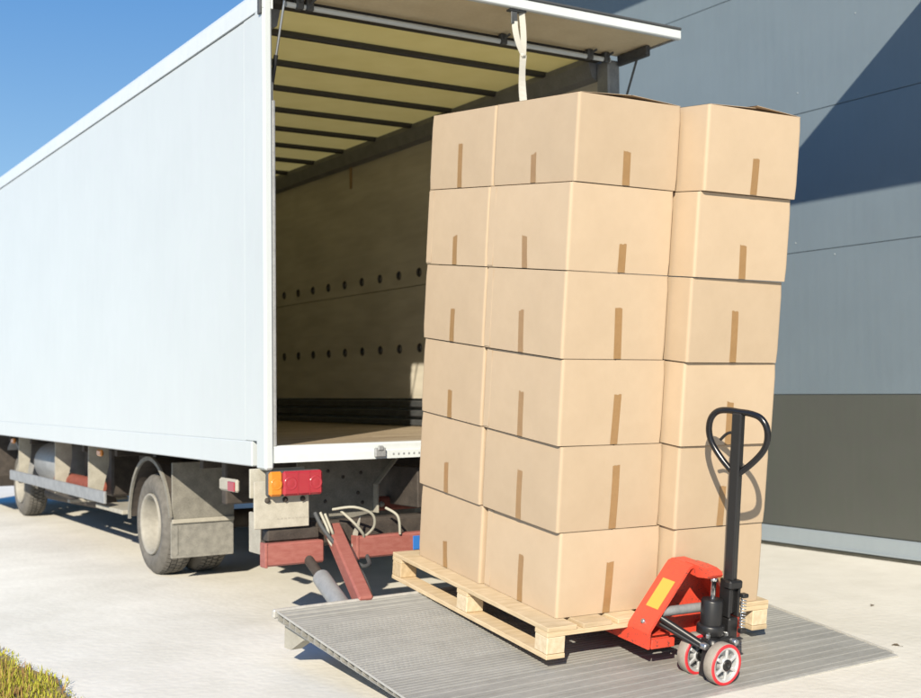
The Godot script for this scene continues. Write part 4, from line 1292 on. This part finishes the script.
# ------------------------------------------------------------------ grass verge
func build_verge() -> void:
	var st := mb()
	var pts := PackedVector2Array()
	for i in 40:
		var z := -6.95 + i * 0.2
		pts.append(Vector2(1.34 + 0.05 * sin(z * 3.1) + 0.03 * sin(z * 9.7 + 1.0) - (0.25 if i == 0 else 0.0), -z))
	pts.append(Vector2(-6.0, -0.85))
	pts.append(Vector2(-6.0, 6.95))
	prism(st, pts, 0.0, 0.018, Transform3D(Basis(Vector3(1, 0, 0), Vector3(0, 0, -1), Vector3(0, 1, 0)), Vector3(0, 0.001, 0)))
	var v := obj("verge", st, M.soil)
	v.set_meta("kind", "structure")
	v.set_meta("label", "strip of bare soil under the dry grass")
	var bl := mb()
	bl.set_smooth_group(-1)
	for s in 3:
		var f0 := s / 3.0
		var f1 := (s + 1) / 3.0
		var w0 := 0.0026 * (1.0 - f0 * f0)
		var w1 := 0.0026 * (1.0 - f1 * f1)
		var y0 := f0; var y1 := f1
		var o0 := 0.35 * f0 * f0; var o1 := 0.35 * f1 * f1
		oquad(bl, Vector3(-w0, y0, o0), Vector3(w0, y0, o0), Vector3(w1, y1, o1), Vector3(-w1, y1, o1), Vector3(0, 0.3, -1))
	bl.generate_normals()
	var mm := MultiMesh.new()
	mm.transform_format = MultiMesh.TRANSFORM_3D
	mm.use_colors = true
	mm.mesh = bl.commit()
	var patch := fnl(7, 2.2, 3)
	var items := []
	var cols := []
	for i in 52000:
		var x := rng.randf_range(-0.4, 1.46)
		var z := rng.randf_range(-6.95, -3.6)
		var edge := 1.36 + 0.05 * sin(z * 3.1) + 0.03 * sin(z * 9.7 + 1.0)
		var q := patch.get_noise_2d(x * 1.3, z * 1.3)
		if x > edge + rng.randf_range(-0.09, 0.03): continue
		var near := clampf((x - edge + 0.40) / 0.40, 0.0, 1.0)
		var h := rng.randf_range(0.02, 0.062) * (1.0 + 0.6 * q) * (1.0 - 0.45 * near)
		if rng.randf() < 0.02: h *= 1.9
		var b := Basis(Vector3.UP, rng.randf() * TAU) * Basis(Vector3.RIGHT, rng.randf_range(-0.9, 1.1))
		b = b * Basis.from_scale(Vector3(rng.randf_range(0.8, 1.5), h, h))
		items.append(Transform3D(b, Vector3(x, 0.016, z)))
		var t := rng.randf()
		var dry := clampf(0.35 + q * 0.9 + near * 0.35, 0.0, 1.0)
		var c := Color(0.42, 0.42, 0.045)
		if t < 0.30: c = Color(0.56, 0.47, 0.075)
		if t < dry * 0.55: c = Color(0.46, 0.32, 0.10)
		if t < dry * 0.22: c = Color(0.30, 0.16, 0.07)
		c = c * rng.randf_range(0.75, 1.2)
		c.a = 1.0
		cols.append(c)
	mm.instance_count = items.size()
	for i in items.size():
		mm.set_instance_transform(i, items[i])
		mm.set_instance_color(i, cols[i])
	var g := MultiMeshInstance3D.new()
	g.name = "grass"
	g.multimesh = mm
	var gm := mat(Color.WHITE, 0.8)
	gm.vertex_color_use_as_albedo = true
	gm.backlight_enabled = true
	gm.backlight = Color(0.7, 0.7, 0.55)
	g.material_override = gm
	add_child(g, true)
	tag(g, "patch of short yellowing grass at the edge of the concrete", "grass", "", "stuff")

# ------------------------------------------------------------------ dry leaves blown onto the yard
func build_leaves() -> void:
	for q in [[5.953, -4.893, 0.4, "small dry brown leaf on the concrete between platform and warehouse"], [5.16, -4.07, 1.9, "small dry brown leaf on the concrete by the platform tip"]]:
		var tf := Transform3D(Basis(Vector3.UP, q[2]) * Basis.from_scale(Vector3.ONE * 0.7), Vector3(q[0], 0.002, q[1]))
		var L := thing("dry_leaf", q[3], "leaf", tf, "dry leaves on the yard")
		var st := mb()
		var n := 8
		for k in n:
			var u0 := float(k) / n
			var u1 := float(k + 1) / n
			var w0 := 0.018 * sin(PI * u0) * (1.0 + 0.25 * sin(u0 * 19.0))
			var w1 := 0.018 * sin(PI * u1) * (1.0 + 0.25 * sin(u1 * 19.0))
			for sg in [-1.0, 1.0]:
				oquad(st, Vector3(u0 * 0.06, 0.004 * sin(u0 * 4.0), 0), Vector3(u1 * 0.06, 0.004 * sin(u1 * 4.0), 0), Vector3(u1 * 0.06, 0.012 * sin(u1 * 3.0), sg * w1), Vector3(u0 * 0.06, 0.012 * sin(u0 * 3.0), sg * w0), Vector3.UP)
		obj("blade", st, M.debris, L, tf)
		st = mb()
		tube(st, [Vector3(-0.022, 0.001, 0.004), Vector3(0.0, 0.001, 0.0), Vector3(0.05, 0.004, 0.0)], 0.0012, 5)
		obj("stalk", st, M.debris, L, tf)

# ------------------------------------------------------------------
func _ready() -> void:
	rng.seed = 4711
	# camera
	var cam := Camera3D.new()
	cam.name = "camera"
	var right := Vector3(0.84699743, -0.00999029, 0.5315031)
	var up := Vector3(-0.00918036, 0.99939941, 0.03341473)
	var fwd := Vector3(0.53151771, 0.03318158, -0.84639701)
	cam.transform = Transform3D(Basis(right, up, -fwd).orthonormalized(), Vector3(0, 1.32, 0))
	cam.fov = 32.03
	cam.near = 0.05
	cam.far = 800.0
	var lens := CameraAttributesPhysical.new()
	lens.frustum_focal_length = 41.81
	lens.frustum_focus_distance = 5.2
	lens.exposure_aperture = 3.2
	cam.attributes = lens
	add_child(cam)
	cam.current = true
	# sky and exposure
	var env := Environment.new()
	env.background_mode = Environment.BG_SKY
	var sm := ProceduralSkyMaterial.new()
	sm.sky_top_color = Color(0.09, 0.40, 0.68)
	sm.sky_horizon_color = Color(0.697, 0.842, 0.91)
	sm.sky_curve = 0.14
	sm.ground_horizon_color = Color(0.62, 0.66, 0.66)
	sm.ground_bottom_color = Color(0.45, 0.44, 0.40)
	sm.sky_energy_multiplier = 1.0
	var sky := Sky.new()
	sky.sky_material = sm
	env.sky = sky
	env.tonemap_mode = Environment.TONE_MAPPER_LINEAR
	env.tonemap_exposure = 1.41
	env.sdfgi_enabled = true
	env.ssao_enabled = true
	env.ssil_enabled = true
	var we := WorldEnvironment.new()
	we.name = "environment"
	we.environment = env
	add_child(we)
	# sun: behind and to one side of the camera, about 29 degrees up
	var sun := DirectionalLight3D.new()
	sun.name = "sun"
	sun.light_energy = 1.6
	sun.light_color = Color(1.0, 0.955, 0.87)
	sun.light_angular_distance = 0.5
	sun.shadow_enabled = true
	var sd := Vector3(0.90, -0.74, -1.0).normalized()
	sun.transform = Transform3D(Basis.looking_at(sd, Vector3.UP), Vector3(-20, 20, 20))
	add_child(sun)

	make_materials()
	# setting
	var gm := PlaneMesh.new()
	gm.size = Vector2(500, 500)
	var g := obj("ground", gm, M.concrete)
	g.set_meta("kind", "structure")
	g.set_meta("label", "pale weathered concrete yard")
	build_warehouse()
	# slopes of platform and stack
	var ry := Basis(Vector3.UP, 0.039)
	plat = Transform3D(Basis(Vector3.RIGHT, 0.152) * ry, Vector3(4.952, 0.016, -3.945))
	stk = Transform3D(Basis(Vector3.RIGHT, 0.1165) * Basis(Vector3.UP, -0.027), Vector3(3.25, 0.284, -4.441))
	build_truck()
	build_pallet()
	build_cartons()
	build_jack()
	build_strap()
	build_verge()
	build_leaves()
